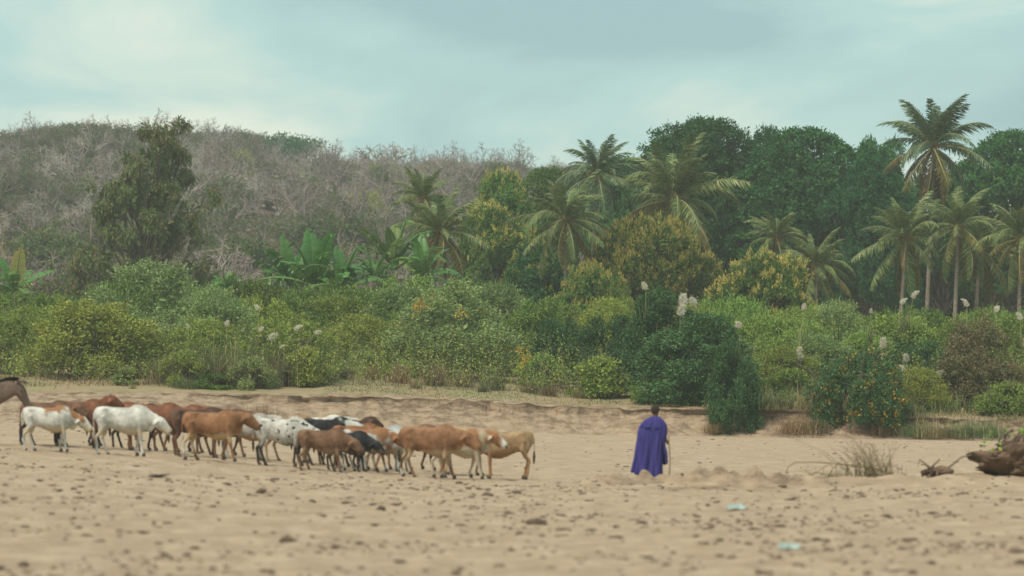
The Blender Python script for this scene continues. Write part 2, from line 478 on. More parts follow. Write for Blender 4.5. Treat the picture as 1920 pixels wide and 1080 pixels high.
# ------------------------------------------------------------------ ground sheet
def ground_mat():
    m, nt, b = new_mat('ground_sand_and_soil')
    l = nt.links.new
    b.inputs['Roughness'].default_value = 0.95
    b.inputs['Specular IOR Level'].default_value = 0.12
    tc = nt.nodes.new('ShaderNodeTexCoord')

    def noise(scale, det=5, rough=0.55, st=(1, 1, 1)):
        mp = nt.nodes.new('ShaderNodeMapping'); mp.inputs['Scale'].default_value = st
        l(tc.outputs['Object'], mp.inputs['Vector'])
        n = nt.nodes.new('ShaderNodeTexNoise'); n.inputs['Scale'].default_value = scale
        n.inputs['Detail'].default_value = det; n.inputs['Roughness'].default_value = rough
        l(mp.outputs['Vector'], n.inputs['Vector'])
        return n

    def ramp(src, p0, c0, p1, c1):
        r = nt.nodes.new('ShaderNodeValToRGB')
        r.color_ramp.elements[0].position = p0; r.color_ramp.elements[0].color = rgb(c0)
        r.color_ramp.elements[1].position = p1; r.color_ramp.elements[1].color = rgb(c1)
        l(src, r.inputs['Fac'])
        return r

    def mix(f, a, c):
        x = nt.nodes.new('ShaderNodeMixRGB')
        if isinstance(f, float): x.inputs['Fac'].default_value = f
        else: l(f, x.inputs['Fac'])
        l(a, x.inputs['Color1']); l(c, x.inputs['Color2'])
        return x
    sand = ramp(noise(0.55, 6).outputs['Fac'], 0.36, (0.375, 0.270, 0.186), 0.66, (0.460, 0.345, 0.243))
    damp = ramp(noise(1.6, 6, 0.6, (1, 0.7, 1)).outputs['Fac'], 0.44, (0.320, 0.230, 0.158), 0.60, (0.460, 0.352, 0.250))
    sand2 = mix(0.6, sand.outputs['Color'], damp.outputs['Color'])
    fleck = ramp(noise(7.0, 4, 0.6).outputs['Fac'], 0.60, (0, 0, 0), 0.70, (1, 1, 1))
    fk = nt.nodes.new('ShaderNodeRGB'); fk.outputs[0].default_value = (0.32, 0.225, 0.145, 1)
    sc_ = nt.nodes.new('ShaderNodeMath'); sc_.operation = 'MULTIPLY'; sc_.inputs[1].default_value = 0.5
    l(fleck.outputs['Color'], sc_.inputs[0])
    sand3 = mix(sc_.outputs[0], sand2.outputs['Color'], fk.outputs[0])
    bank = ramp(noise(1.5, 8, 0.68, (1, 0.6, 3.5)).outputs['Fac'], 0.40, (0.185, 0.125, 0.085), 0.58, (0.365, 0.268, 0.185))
    turf = ramp(noise(0.35, 6).outputs['Fac'], 0.38, (0.31, 0.225, 0.140), 0.62, (0.27, 0.24, 0.125))
    soil = ramp(noise(0.09, 6).outputs['Fac'], 0.40, (0.25, 0.165, 0.125), 0.60, (0.235, 0.195, 0.125))
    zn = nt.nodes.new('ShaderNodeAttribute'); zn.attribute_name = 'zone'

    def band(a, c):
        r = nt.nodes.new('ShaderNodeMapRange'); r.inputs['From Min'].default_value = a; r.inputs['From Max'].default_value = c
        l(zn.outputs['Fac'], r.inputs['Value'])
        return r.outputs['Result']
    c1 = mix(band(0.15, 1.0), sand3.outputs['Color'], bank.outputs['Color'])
    c2 = mix(band(1.2, 2.0), c1.outputs['Color'], turf.outputs['Color'])
    c3 = mix(band(2.2, 3.0), c2.outputs['Color'], soil.outputs['Color'])
    l(c3.outputs['Color'], b.inputs['Base Color'])
    nb = noise(5.5, 8, 0.62)
    vo = nt.nodes.new('ShaderNodeTexVoronoi'); vo.inputs['Scale'].default_value = 3.2
    l(tc.outputs['Object'], vo.inputs['Vector'])
    ad = nt.nodes.new('ShaderNodeMath'); ad.operation = 'MULTIPLY_ADD'; ad.inputs[1].default_value = 0.45
    l(vo.outputs['Distance'], ad.inputs[0]); l(nb.outputs['Fac'], ad.inputs[2])
    bp = nt.nodes.new('ShaderNodeBump'); bp.inputs['Strength'].default_value = 0.8; bp.inputs['Distance'].default_value = 0.12
    l(ad.outputs[0], bp.inputs['Height'])
    l(bp.outputs['Normal'], b.inputs['Normal'])
    return m


M['ground'] = ground_mat()


def build_ground():
    u = np.concatenate([np.linspace(-1.1, -0.21, 14)[:-1], np.linspace(-0.21, 0.21, 460), np.linspace(0.21, 1.1, 14)[1:]])
    rows = []       # each: (y array, z array, zone array) over columns; x = u*dist(y nominal)
    near = np.concatenate([np.array([-40, -10, 6, 16, 24]), np.geomspace(28, 60, 110), np.geomspace(60, 82, 130)[1:], np.geomspace(82, 133, 60)[1:]])
    X = []; Y = []; Z = []; ZN = []
    for y0 in near:
        x = u * max(math.hypot(y0, 20), 20)
        y = np.full_like(x, y0)
        X.append(x); Y.append(y); Z.append(riverbed(x, y)); ZN.append(damp_shade_tone(x, y))  # zone carries damp sand and the shade of the steep faces as colour
    x = u * 148.0
    yb = bank_base(x); w = bank_width(x); lip = lip_height(x)
    for t in np.linspace(0.15, 1, 10):
        xx = u * (133 + 15 * t)
        yy = 133 + (yb - 133) * t
        X.append(xx); Y.append(yy); Z.append(riverbed(xx, yy)); ZN.append(np.zeros_like(xx))
    zb = riverbed(x, yb)
    for t in np.linspace(0.04, 1, 26):
        yy = yb + w * t + lip_off(x) * t
        a = 0.55 * t + 0.45 * t * t
        rill = fbm(x * 1.5 + 1.1 * yy, yy * 0.30 - x * 0.1, 4, 55) + 0.5 * fbm(x * 4.2 + 2.0 * yy, yy * 1.2, 2, 58)
        zz = zb + (lip - 0.35 * np.clip((x + 15.5) / 4.5, 0.06, 1) - zb) * a + 0.34 * rill * math.sin(PI * min(t * 1.05, 1)) * np.clip(lip / 1.5, 0.4, 1.2)
        X.append(x); Y.append(yy); Z.append(zz); ZN.append(np.clip(0.62 + 0.5 * t + 0.6 * rill, 0.35, 1.1))
    yt = yb + w
    brk = np.clip(0.55 + 1.6 * fbm(x * 0.55, x * 0 + 9, 3, 63), 0.05, 1.25)
    under = 0.08 + 0.30 * np.abs(fbm(x * 1.3, x * 0, 3, 61))
    lipn = lip_off(x)
    fade = np.clip((x + 15.5) / 4.5, 0.06, 1) * brk
    for dz, dy, zn in ((-0.26, under * fade, 0.9), (-0.13, under * 0.9 * fade, 1.0), (-0.05, under * 0.1, 1.1), (0.0, under * 0.0 + 0.04, 1.3)):
        X.append(x); Y.append(yt + dy + lipn); Z.append(lip + dz * fade + 0.12 * fbm(x * 1.7, x * 0 + 2, 3, 68)); ZN.append(np.full_like(x, zn))
    for d in np.concatenate([np.linspace(0.35, 14, 34), np.geomspace(15, 105, 34)]):
        xx = x * (1 + d / 148.0)
        yy = yt + d
        X.append(xx); Y.append(yy)
        Z.append(plateau(xx, yy))
        ZN.append(np.clip(1.3 + d * 0.25, 0, 2.0) + np.clip((yy - 190) / 40, 0, 1))
    yl = Y[-1]
    for s in np.linspace(0.03, 1, 70):
        yy = yl + (1000 - yl) * s ** 1.5
        xx = u * (148 * (1 + 105 / 148.0)) * (yy / yl)
        X.append(xx); Y.append(yy); Z.append(plateau(xx, yy)); ZN.append(np.full_like(xx, 3.0))
    X = np.array(X); Y = np.array(Y); Z = np.array(Z); ZN = np.array(ZN)
    nr, nc = X.shape
    i, j = np.meshgrid(np.arange(nr - 1), np.arange(nc - 1), indexing='ij')
    a = (i * nc + j).ravel()
    Q = np.stack([a, a + 1, a + nc + 1, a + nc], 1)
    g = Geo(); g.add(np.stack([X, Y, Z], -1).reshape(-1, 3), Q)
    me = g.mesh('ground', M['ground'], smooth=True)
    at = me.attributes.new('zone', 'FLOAT', 'POINT')
    at.data.foreach_set('value', ZN.ravel().astype(np.float32))
    tag(link('ground', me), kind='structure')


build_ground()


# ------------------------------------------------------------------ foliage builders
def crown_geo(rng, lobes, n_clump, per, leaf=(0.12, 0.055), spread=0.22, droop=0.0, shell=0.7, up=0.25, g=None, mat=0, low_cut=None, flat=0.75, core=0.12, thin=False):
    """billows of leaf clumps: clumps sit on the outer skin of many small lobes, a thin fill inside"""
    g = g or Geo()
    spread = spread * 0.66; leaf = (leaf[0] * 1.06, leaf[1] * 1.08)
    lobes = np.asarray(lobes, float)
    mid = lobes[:, :3].mean(0)
    ext = np.abs(lobes[:, :3] - mid).max(0) + lobes[:, 3:6].mean(0)
    area = (lobes[:, 3] * lobes[:, 4] + lobes[:, 3] * lobes[:, 5] + lobes[:, 4] * lobes[:, 5])
    pick = rng.choice(len(lobes), n_clump, p=area / area.sum())
    d = rng.normal(size=(n_clump, 3)); d[:, 2] += 0.35; d /= np.linalg.norm(d, axis=1, keepdims=True)
    o = (lobes[pick, :3] - mid) / ext
    inner = (d * o).sum(1) < -0.12
    r = shell + (1 - shell) * rng.random(n_clump)
    r = r * (1 + 0.14 * np.sin(d[:, 0] * 7 + pick * 1.7) * np.sin(d[:, 1] * 6 + pick) + 0.08 * np.sin(d[:, 2] * 11 + pick * 2.1))
    C = lobes[pick, :3] + d * lobes[pick, 3:6] * r[:, None]
    keep = ~(inner & (rng.random(n_clump) > core * 2))
    for k, lb in enumerate(lobes):
        q = (((C - lb[:3]) / lb[3:6]) ** 2).sum(1)
        keep &= ~((q < 0.5) & (pick != k) & (rng.random(n_clump) < 0.9))
    if low_cut is not None:
        keep &= C[:, 2] > low_cut
    C = C[keep]; d = d[keep]
    n = len(C)
    ct = rng.random(n)
    pos = np.repeat(C, per, 0)
    off = rng.normal(size=(n * per, 3)) * spread
    off[:, 2] *= flat
    P = pos + off
    dr = np.repeat(d, per, 0)
    D = dr * 0.5 + rng.normal(size=(n * per, 3)) * 0.7 + off / max(spread, 1e-6) * 0.25
    D[:, 2] += up - droop
    nf = int(n * per * 0.05)
    pf = rng.choice(len(lobes), nf)
    Cf = mid + (lobes[pf, :3] - mid) * 0.82 + rng.normal(size=(nf, 3)) * lobes[pf, 3:6] * 0.4
    Cf = Cf[Cf[:, 2] > (low_cut or 0)]
    if not thin:
        g.leaves(Cf, rng.normal(size=Cf.shape), leaf[0] * 2.4, leaf[1] * 2.8, rng, 0.15, mat, rng.random(len(Cf)) * 0.6)
    tint = np.clip(0.62 * np.repeat(ct, per) + 0.38 * rng.random(n * per), 0, 1)
    sc = 0.7 + 0.6 * rng.random(n * per)
    g.leaves(P, D, leaf[0] * sc, leaf[1] * sc, rng, 0.2, mat, tint, dr)
    return g, C, d


def extent(g):
    V = np.concatenate(g.v)
    return float(np.percentile(V[:, 0], 99.3) - np.percentile(V[:, 0], 0.7)), float(np.percentile(V[:, 2], 99.6))


def stems_geo(rng, targets, base_r=0.25, r0=0.05, n=10, sides=4, kink=0.15):
    g = Geo()
    tg = targets[rng.choice(len(targets), min(n, len(targets)), replace=False)]
    for t in tg:
        b = np.array([rng.normal() * base_r, rng.normal() * base_r, -0.15])
        pts = []
        for k in range(5):
            s = k / 4
            p = b * (1 - s) + t * s
            p[:2] = b[:2] * (1 - s) + t[:2] * (s ** 1.5)
            p = p + rng.normal(size=3) * kink * math.sin(PI * s)
            pts.append(tuple(p))
        g.tube(pts, [r0 * (1 - 0.75 * k / 4) for k in range(5)], sides)
    return g


PROTO = {}


def shrub_proto(key, seed, w, d, h, n_lobes, n_clump, per, leaf, spread, droop=0.0, up=0.25, flat=0.75, shell=0.72, flowers=0, skew=0.0):
    rng = np.random.default_rng(seed)
    lobes = []
    for k in range(n_lobes * 4):
        a = rng.random() * 2 * PI
        s = rng.random() ** 1.15
        rad = 0.5 * 0.80 * math.sqrt(max(0.0, 1 - s ** 2.6)) * (0.55 + 0.45 * math.sqrt(rng.random()))
        q = (0.075 + 0.12 * rng.random() ** 1.5) * (1.15 - 0.35 * s)
        m_ = (w * d * h) ** (1 / 3)
        lobes.append((math.cos(a) * w * rad + skew * s, math.sin(a) * d * rad, h * (0.06 + 0.80 * s) * (0.93 + 0.14 * rng.random()), q * m_ * 1.15, q * m_ * 1.15, q * m_ * 0.95))
    g, C, dd = crown_geo(rng, lobes, n_clump, per, leaf, spread, droop, shell, up, low_cut=0.02, flat=flat)
    ok = np.where((dd[:, 2] > -0.1) & (rng.random(len(dd)) < 0.30))[0]
    ns = len(ok); nl = 11
    sl = (0.30 + 0.55 * rng.random(ns)) * (0.55 + 0.11 * h)
    sdir = dd[ok] * 0.6 + rng.normal(size=(ns, 3)) * 0.4 + np.array([0, 0, 0.75 - droop * 2.2])
    sdir /= np.linalg.norm(sdir, axis=1, keepdims=True)
    tt = np.tile(np.linspace(0.15, 1.0, nl), ns)
    sp = np.repeat(C[ok], nl, 0) + np.repeat(sdir * sl[:, None], nl, 0) * tt[:, None] + rng.normal(size=(ns * nl, 3)) * 0.03
    sp[:, 2] -= 0.12 * tt ** 2 * np.repeat(sl, nl)
    g.leaves(sp, np.repeat(sdir, nl, 0) * 0.6 + rng.normal(size=(ns * nl, 3)) * 0.75, leaf[0] * 0.95 * (1.15 - 0.5 * tt), leaf[1] * 0.9 * (1.15 - 0.5 * tt), rng, 0.2, 0, np.clip(0.35 + 0.65 * rng.random(ns * nl), 0, 1))
    cw, ch = extent(g)
    P = {'crown': g.mesh('crown_' + key, M['leaf_mid']), 'w': cw, 'h': ch}
    sg = stems_geo(rng, C, w * 0.07, 0.035 + 0.006 * w, 12)
    tw = ok[rng.random(ns) < min(1.0, 42.0 / max(ns, 1))]
    for i_ in tw:
        dv = dd[i_] * 0.7 + rng.normal(size=3) * 0.45 + np.array([0, 0, 0.35])
        a_ = C[i_] - dd[i_] * 0.35; L1 = 0.5 + 0.8 * rng.random()
        m_1 = a_ + dv * L1 * 0.5 + rng.normal(size=3) * 0.06
        e_1 = a_ + dv * L1 + rng.normal(size=3) * 0.12 - np.array([0, 0, 0.15 * L1])
        sg.tube([tuple(a_), tuple(m_1), tuple(e_1)], [0.014, 0.010, 0.005], 3)
        sg.tube([tuple(m_1), tuple(m_1 + rng.normal(size=3) * 0.22)], [0.008, 0.004], 3)
    P['stem'] = sg.mesh('stem_' + key, M['bark'], True)
    if flowers:
        fg = Geo()
        outer = C[(C[:, 1] < 0.25 * d)]
        sel = outer[rng.choice(len(outer), min(flowers, len(outer)), replace=False)]
        per2 = 9
        pos = np.repeat(sel, per2, 0) + rng.normal(size=(len(sel) * per2, 3)) * 0.09 + np.array([0, -0.1, 0.1])
        fg.leaves(pos, rng.normal(size=(len(pos), 3)) + np.array([0, -0.6, 0.5]), 0.12, 0.09, rng)
        P['flower'] = fg.mesh('flower_' + key, M['flower'])
    PROTO[key] = P


shrub_proto('round_a', 1, 5.6, 4.4, 4.0, 8, 1400, 26, (0.14, 0.065), 0.20)
shrub_proto('round_b', 2, 6.4, 4.6, 4.2, 9, 1550, 26, (0.14, 0.062), 0.21, up=0.4)
shrub_proto('tall_a', 3, 4.0, 3.6, 4.6, 7, 1250, 26, (0.13, 0.060), 0.19, up=0.5)
shrub_proto('airy_a', 4, 6.2, 4.6, 4.6, 9, 1150, 26, (0.13, 0.052), 0.26, up=0.45, shell=0.5)
shrub_proto('airy_b', 5, 5.0, 4.2, 4.4, 8, 1000, 26, (0.13, 0.050), 0.26, up=0.5, shell=0.5)
shrub_proto('low_a', 6, 3.0, 2.6, 1.9, 6, 520, 24, (0.11, 0.052), 0.15, up=0.4)
shrub_proto('low_b', 7, 2.4, 2.2, 1.7, 5, 420, 24, (0.12, 0.05), 0.14, up=0.6)
shrub_proto('cascade', 8, 6.4, 5.0, 6.4, 11, 2100, 26, (0.16, 0.075), 0.22, droop=0.35, flat=0.9)
shrub_proto('flowering', 9, 4.2, 3.6, 3.6, 8, 1150, 26, (0.11, 0.045), 0.18, flowers=85)
shrub_proto('flecked', 10, 6.0, 4.6, 4.8, 9, 1250, 26, (0.13, 0.055), 0.24, up=0.4, flowers=26, shell=0.6)
shrub_proto('vine', 11, 5.4, 4.4, 5.4, 8, 1400, 26, (0.12, 0.055), 0.19, droop=0.45, flat=1.0)
shrub_proto('thicket', 12, 8.5, 5.5, 3.6, 11, 1800, 26, (0.15, 0.068), 0.24, up=0.5)


def shrub(key, px0, px1, ytop, y, label, leaf, ybase=None, name='shrub', group='shrubs of the river thicket', flower=None, rot=None, cat='shrub'):
    P = PROTO[key]
    cx = xat((px0 + px1) / 2, y)
    zb = gz(cx, y) - 0.05
    if ybase is not None:
        zb = pix(0, ybase, y).z
    zt = pix(0, ytop, y).z
    sx = xat(px1, y) - xat(px0, y)
    sx /= P['w']
    sz = (zt - zb) / (P['h'] * 1.0)
    rt = rot if rot is not None else random.choice((0, PI)) + random.uniform(-0.3, 0.3)
    root = link(name, None, None, (cx, y, zb), (0, 0, rt), (sx, max(0.75, min(sx, 1.3)), sz))
    tag(root, label, cat, group)
    c = link('crown', P['crown'], root); recolor(c, [M[leaf]])
    link('stem', P['stem'], root)
    if 'flower' in P:
        f = link('flower', P['flower'], c)
        f['label'] = 'scattered yellow flowers'; f['kind'] = 'stuff'
        if abs(math.cos(rt) + 1) < 0.6:
            f.rotation_euler = (0, 0, PI)
    return root


# ------------------------------------------------------------------ trees
def tree_proto(key, seed, w, d, h, crown_lo, n_lobes, n_clump, per, leaf, spread, shape='dome', droop=0.0, shell=0.72, blossoms=0, up=0.2, trunk_r=0.35, lobes_px=None):
    rng = np.random.default_rng(seed)
    lobes = []
    m_ = (w * d * h * (1 - crown_lo)) ** (1 / 3)
    for k in range(n_lobes):
        a = rng.random() * 2 * PI
        s = rng.random() ** (0.85 if shape != 'pyramid' else 1.15)
        zc = crown_lo + (1 - crown_lo) * (0.06 + 0.86 * s)
        if shape == 'dome':
            rad = 0.42 * math.sqrt(max(0.02, 1 - s ** 6)) * (0.86 + 0.14 * min(1, s * 3))
        elif shape == 'pyramid':
            rad = 0.46 * (1 - 0.86 * s ** 0.9) * (0.55 + 0.75 * rng.random())
        else:
            rad = 0.40 * math.sqrt(max(0.05, 1 - ((s - 0.45) / 0.60) ** 2))
        rr = rad * math.sqrt(rng.random() * 0.7 + 0.3)
        q = (0.075 + 0.075 * rng.random()) * (0.62 if shape == 'pyramid' else 1.0)
        lobes.append((math.cos(a) * rr * w, math.sin(a) * rr * d, zc * h, q * m_ * 1.25, q * m_ * 1.25, q * m_ * 0.85))
    if lobes_px is not None:
        lobes = []
        for (lx, ly, lr) in lobes_px:
            for q in range(3):
                lobes.append(((lx - 280) / 26.7 + rng.normal() * lr * 0.45, rng.normal() * (1.1 + 0.9 * (ly - 240) / 260.0), (512 - ly) / 26.7 + rng.normal() * lr * 0.3, lr * 0.62, lr * 0.62, lr * 0.5))
    g, C, dd = crown_geo(rng, lobes, n_clump, per, leaf, spread, droop, shell, up)
    cw, ch = extent(g)
    P = {'crown': g.mesh('crown_' + key, M['leaf_deep']), 'w': cw, 'h': ch}
    t = Geo()
    lean = rng.normal() * 0.02 * h if lobes_px is None else 2.3
    tp = [(lean * s * s, 0.1 * math.sin(5 * s), h * (0.86 if lobes_px is None else 0.70) * s - 0.3) for s in np.linspace(0, 1, 8)]
    t.tube(tp, [trunk_r * (1.25 if k == 0 else 1) * (1 - 0.85 * k / 7) for k in range(8)], 8)
    for lb in lobes:
        s0 = max(0.18, lb[2] / h * 0.62) + rng.normal() * 0.03
        b = np.array([lean * s0 * s0, 0, h * 0.86 * s0])
        e = np.array(lb[:3])
        pts = []
        for k in range(6):
            q = k / 5
            p = b * (1 - q) + e * q
            p[2] = b[2] * (1 - q ** 1.3) + e[2] * q ** 1.3
            pts.append(tuple(p + rng.normal(size=3) * 0.02 * h * math.sin(PI * q)))
        r0 = trunk_r * (1 - 0.8 * s0) * 0.5
        t.tube(pts, [r0 * (1 - 0.8 * k / 5) for k in range(6)], 5)
        for kk in range(3):
            e2 = e + rng.normal(size=3) * np.array(lb[3:6]) * 0.6
            t.tube([pts[3], tuple((np.array(pts[4]) + e2) / 2), tuple(e2)], [r0 * 0.4, r0 * 0.25, r0 * 0.08], 4)
    P['trunk'] = t.mesh('trunk_' + key, M['bark'], True)
    if blossoms:
        fg = Geo()
        ok = (dd[:, 2] > -0.25)
        outer = C[ok]; od = dd[ok]
        ii = rng.choice(len(outer), min(blossoms, len(outer)), replace=False)
        per2 = 13
        pos = np.repeat(outer[ii] + od[ii] * spread * 0.9 + np.array([0, 0, spread * 0.5]), per2, 0) + rng.normal(size=(len(ii) * per2, 3)) * spread * 0.55
        D = np.repeat(od[ii], per2, 0) + rng.normal(size=(len(pos), 3)) * 0.5 + np.array([0, 0, 0.8])
        fg.leaves(pos, D, leaf[0] * 1.15, leaf[1] * 0.8, rng)
        P['blossom'] = fg.mesh('blossom_' + key, M['blossom'])
    PROTO[key] = P


tree_proto('dome_a', 21, 13, 11, 18, 0.26, 95, 5600, 22, (0.25, 0.12), 0.27, 'dome', 0.15)
tree_proto('dome_b', 22, 12, 10, 17, 0.26, 85, 5000, 22, (0.25, 0.12), 0.26, 'dome', 0.15)
tree_proto('dome_c', 23, 9, 8, 16, 0.04, 75, 4000, 22, (0.25, 0.12), 0.26, 'dome', 0.1)
tree_proto('open_a', 24, 8, 7, 15, 0.28, 34, 1500, 22, (0.25, 0.12), 0.25, 'oval', 0.1, 0.6)
tree_proto('mango_a', 25, 8.6, 7.5, 6.6, 0.0, 75, 3400, 18, (0.18, 0.075), 0.17, 'dome', 0.1, blossoms=950)
tree_proto('mango_b', 26, 7.0, 6.0, 5.2, 0.0, 65, 2700, 18, (0.18, 0.075), 0.16, 'dome', 0.1, blossoms=420)
tree_proto('pyramid', 27, 11, 9, 12.5, 0.0, 120, 2100, 20, (0.24, 0.080), 0.21, 'pyramid', 0.85, 0.5, up=0.0, trunk_r=0.26,
           lobes_px=((345, 246, 0.75), (306, 258, 0.75), (330, 280, 0.9), (295, 292, 0.8), (352, 300, 0.6), (270, 305, 0.6), (225, 318, 0.6), (318, 325, 1.0), (255, 335, 0.9), (372, 340, 0.7), (222, 345, 0.7), (290, 350, 1.0),
                     (340, 360, 0.9), (240, 375, 0.9), (375, 378, 0.6), (305, 388, 0.9), (200, 402, 0.9), (168, 410, 0.6), (255, 412, 1.0), (355, 412, 0.8), (310, 425, 1.0), (220, 432, 1.1), (390, 425, 0.6), (182, 440, 0.9), (275, 450, 1.1), (345, 452, 1.1),
                     (395, 452, 0.8), (230, 470, 1.1), (180, 475, 0.9), (310, 480, 1.2), (375, 485, 1.0), (260, 495, 1.2)))
tree_proto('cashew_a', 28, 7.5, 6.5, 9.5, 0.03, 70, 3200, 18, (0.20, 0.10), 0.20, 'dome', 0.1, blossoms=260)


def tree(key, px0, px1, ytop, y, label, leaf, name='leafy_tree', group=None, rot=0.0, blossom=None, trunk=None, base_dz=0.0):
    P = PROTO[key]
    cx = xat((px0 + px1) / 2, y)
    zb = gz(cx, y) - 0.1 + base_dz
    zt = pix(0, ytop, y).z
    sx = (xat(px1, y) - xat(px0, y)) / P['w']
    sz = (zt - zb) / P['h']
    root = link(name, None, None, (cx, y, zb), (0, 0, rot), (sx, sx, sz))
    tag(root, label, 'tree', group)
    c = link('crown', P['crown'], root); recolor(c, [M[leaf]])
    t = link('trunk', P['trunk'], root)
    if trunk: recolor(t, [M[trunk]])
    if 'blossom' in P:
        f = link('blossom', P['blossom'], c); f['kind'] = 'stuff'
        if blossom: recolor(f, [M[blossom]])
    return root


# ------------------------------------------------------------------ palms
def frond_mesh(key, seed, bend, length=1.0, n=84, hang=0.45, twist=0.0, ragged=0.15):
    """midrib leaves the origin along +x and bends down; leaflets both sides"""
    rng = np.random.default_rng(seed)
    N = 14
    pts = []; tang = []
    x = z = 0.0
    side = 0.0
    for i in range(N + 1):
        s = i / N
        ang = -bend * s ** 1.4
        pts.append((x, side, z)); tang.append((math.cos(ang), 0, math.sin(ang)))
        x += math.cos(ang) / N; z += math.sin(ang) / N
        side += twist * s / N
    pts = np.array(pts) * length; tang = np.array(tang)
    g = Geo(); gr = Geo()
    gr.tube([tuple(p) for p in pts], [0.013 * length * (1 - 0.85 * i / N) + 0.0015 for i in range(N + 1)], 5)
    s = 0.14 + 0.86 * (np.arange(n) / (n - 1))
    f = s * N; i0 = np.minimum(f.astype(int), N - 1); fr = (f - i0)[:, None]
    P0 = pts[i0] * (1 - fr) + pts[i0 + 1] * fr
    T0 = tang[i0]
    ll = 0.235 * length * np.minimum(1, 0.35 + 2.4 * (s - 0.14)) * np.clip(1.25 - 0.85 * s ** 2.5, 0.3, 1)
    for sg in (-1, 1):
        hg = hang + 0.25 * rng.normal(size=n) * 0.6
        D = np.stack([T0[:, 0] * 0.60, np.full(n, sg * 0.9), T0[:, 2] * 0.60 - hg], 1)
        D += rng.normal(size=(n, 3)) * ragged * 0.6
        D /= np.linalg.norm(D, axis=1, keepdims=True)
        L1 = ll * (1 - ragged * rng.random(n))
        # two-segment leaflet that droops at its end
        mid = P0 + D * L1[:, None] * 0.55
        D2 = D.copy(); D2[:, 2] -= 0.55 + 0.5 * hang; D2 /= np.linalg.norm(D2, axis=1, keepdims=True)
        tip = mid + D2 * L1[:, None] * 0.5
        Wv = T0 * (0.0056 * length + 0.003)
        V = np.stack([P0 - Wv * 0.6, P0 + Wv * 0.6, mid + Wv, mid - Wv, tip], 1).reshape(-1, 3)
        b = np.arange(n)[:, None] * 5
        t = rng.random(n)
        g.add(V, b + np.array([[0, 1, 2, 3]]), b + np.array([[3, 2, 4]]), 0, t)
    return g.mesh('frond_' + key, M['leaf_palm']), gr.mesh('midrib_' + key, M['rachis'])


FR = {'up': [frond_mesh('upright_a', 1, 1.0, hang=0.55, ragged=0.35), frond_mesh('upright_b', 2, 1.45, hang=0.6, twist=0.3, ragged=0.35), frond_mesh('upright_c', 7, 0.6, hang=0.4, twist=-0.2, ragged=0.3)],
      'mid': [frond_mesh('arched_a', 3, 1.4, hang=0.8, twist=-0.25, ragged=0.35), frond_mesh('arched_b', 4, 1.85, hang=0.95, twist=0.25, ragged=0.35), frond_mesh('arched_c', 8, 1.1, hang=0.7, twist=0.4, ragged=0.45)],
      'low': [frond_mesh('hanging_a', 5, 1.0, hang=1.1, ragged=0.45), frond_mesh('hanging_b', 6, 0.7, hang=1.2, ragged=0.5)]}
g_ = Geo(); g_.ball((0, 0, 0), (0.13, 0.13, 0.16), 8, 6); COCONUT = g_.mesh('coconut', M['coconut'], True)
g_ = Geo()
_r = np.random.default_rng(9)
for k in range(9):
    a = _r.random() * 2 * PI; e_ = 0.3 + _r.random() * 0.9
    p1 = (math.cos(a) * 0.35, math.sin(a) * 0.35, 0.35 * e_)
    p2 = (math.cos(a) * 0.8, math.sin(a) * 0.8, 0.15 * e_ - 0.1)
    g_.tube([(0, 0, 0), p1, p2], [0.06, 0.045, 0.015], 5)
    for q in range(8):
        dd_ = _r.normal(size=3) * 0.25
        g_.tube([p1, tuple(np.array(p2) * 0.9 + dd_ - np.array([0, 0, 0.15]))], [0.012, 0.008], 3)
HUSK = g_.mesh('flower_stalk', M['husk'])


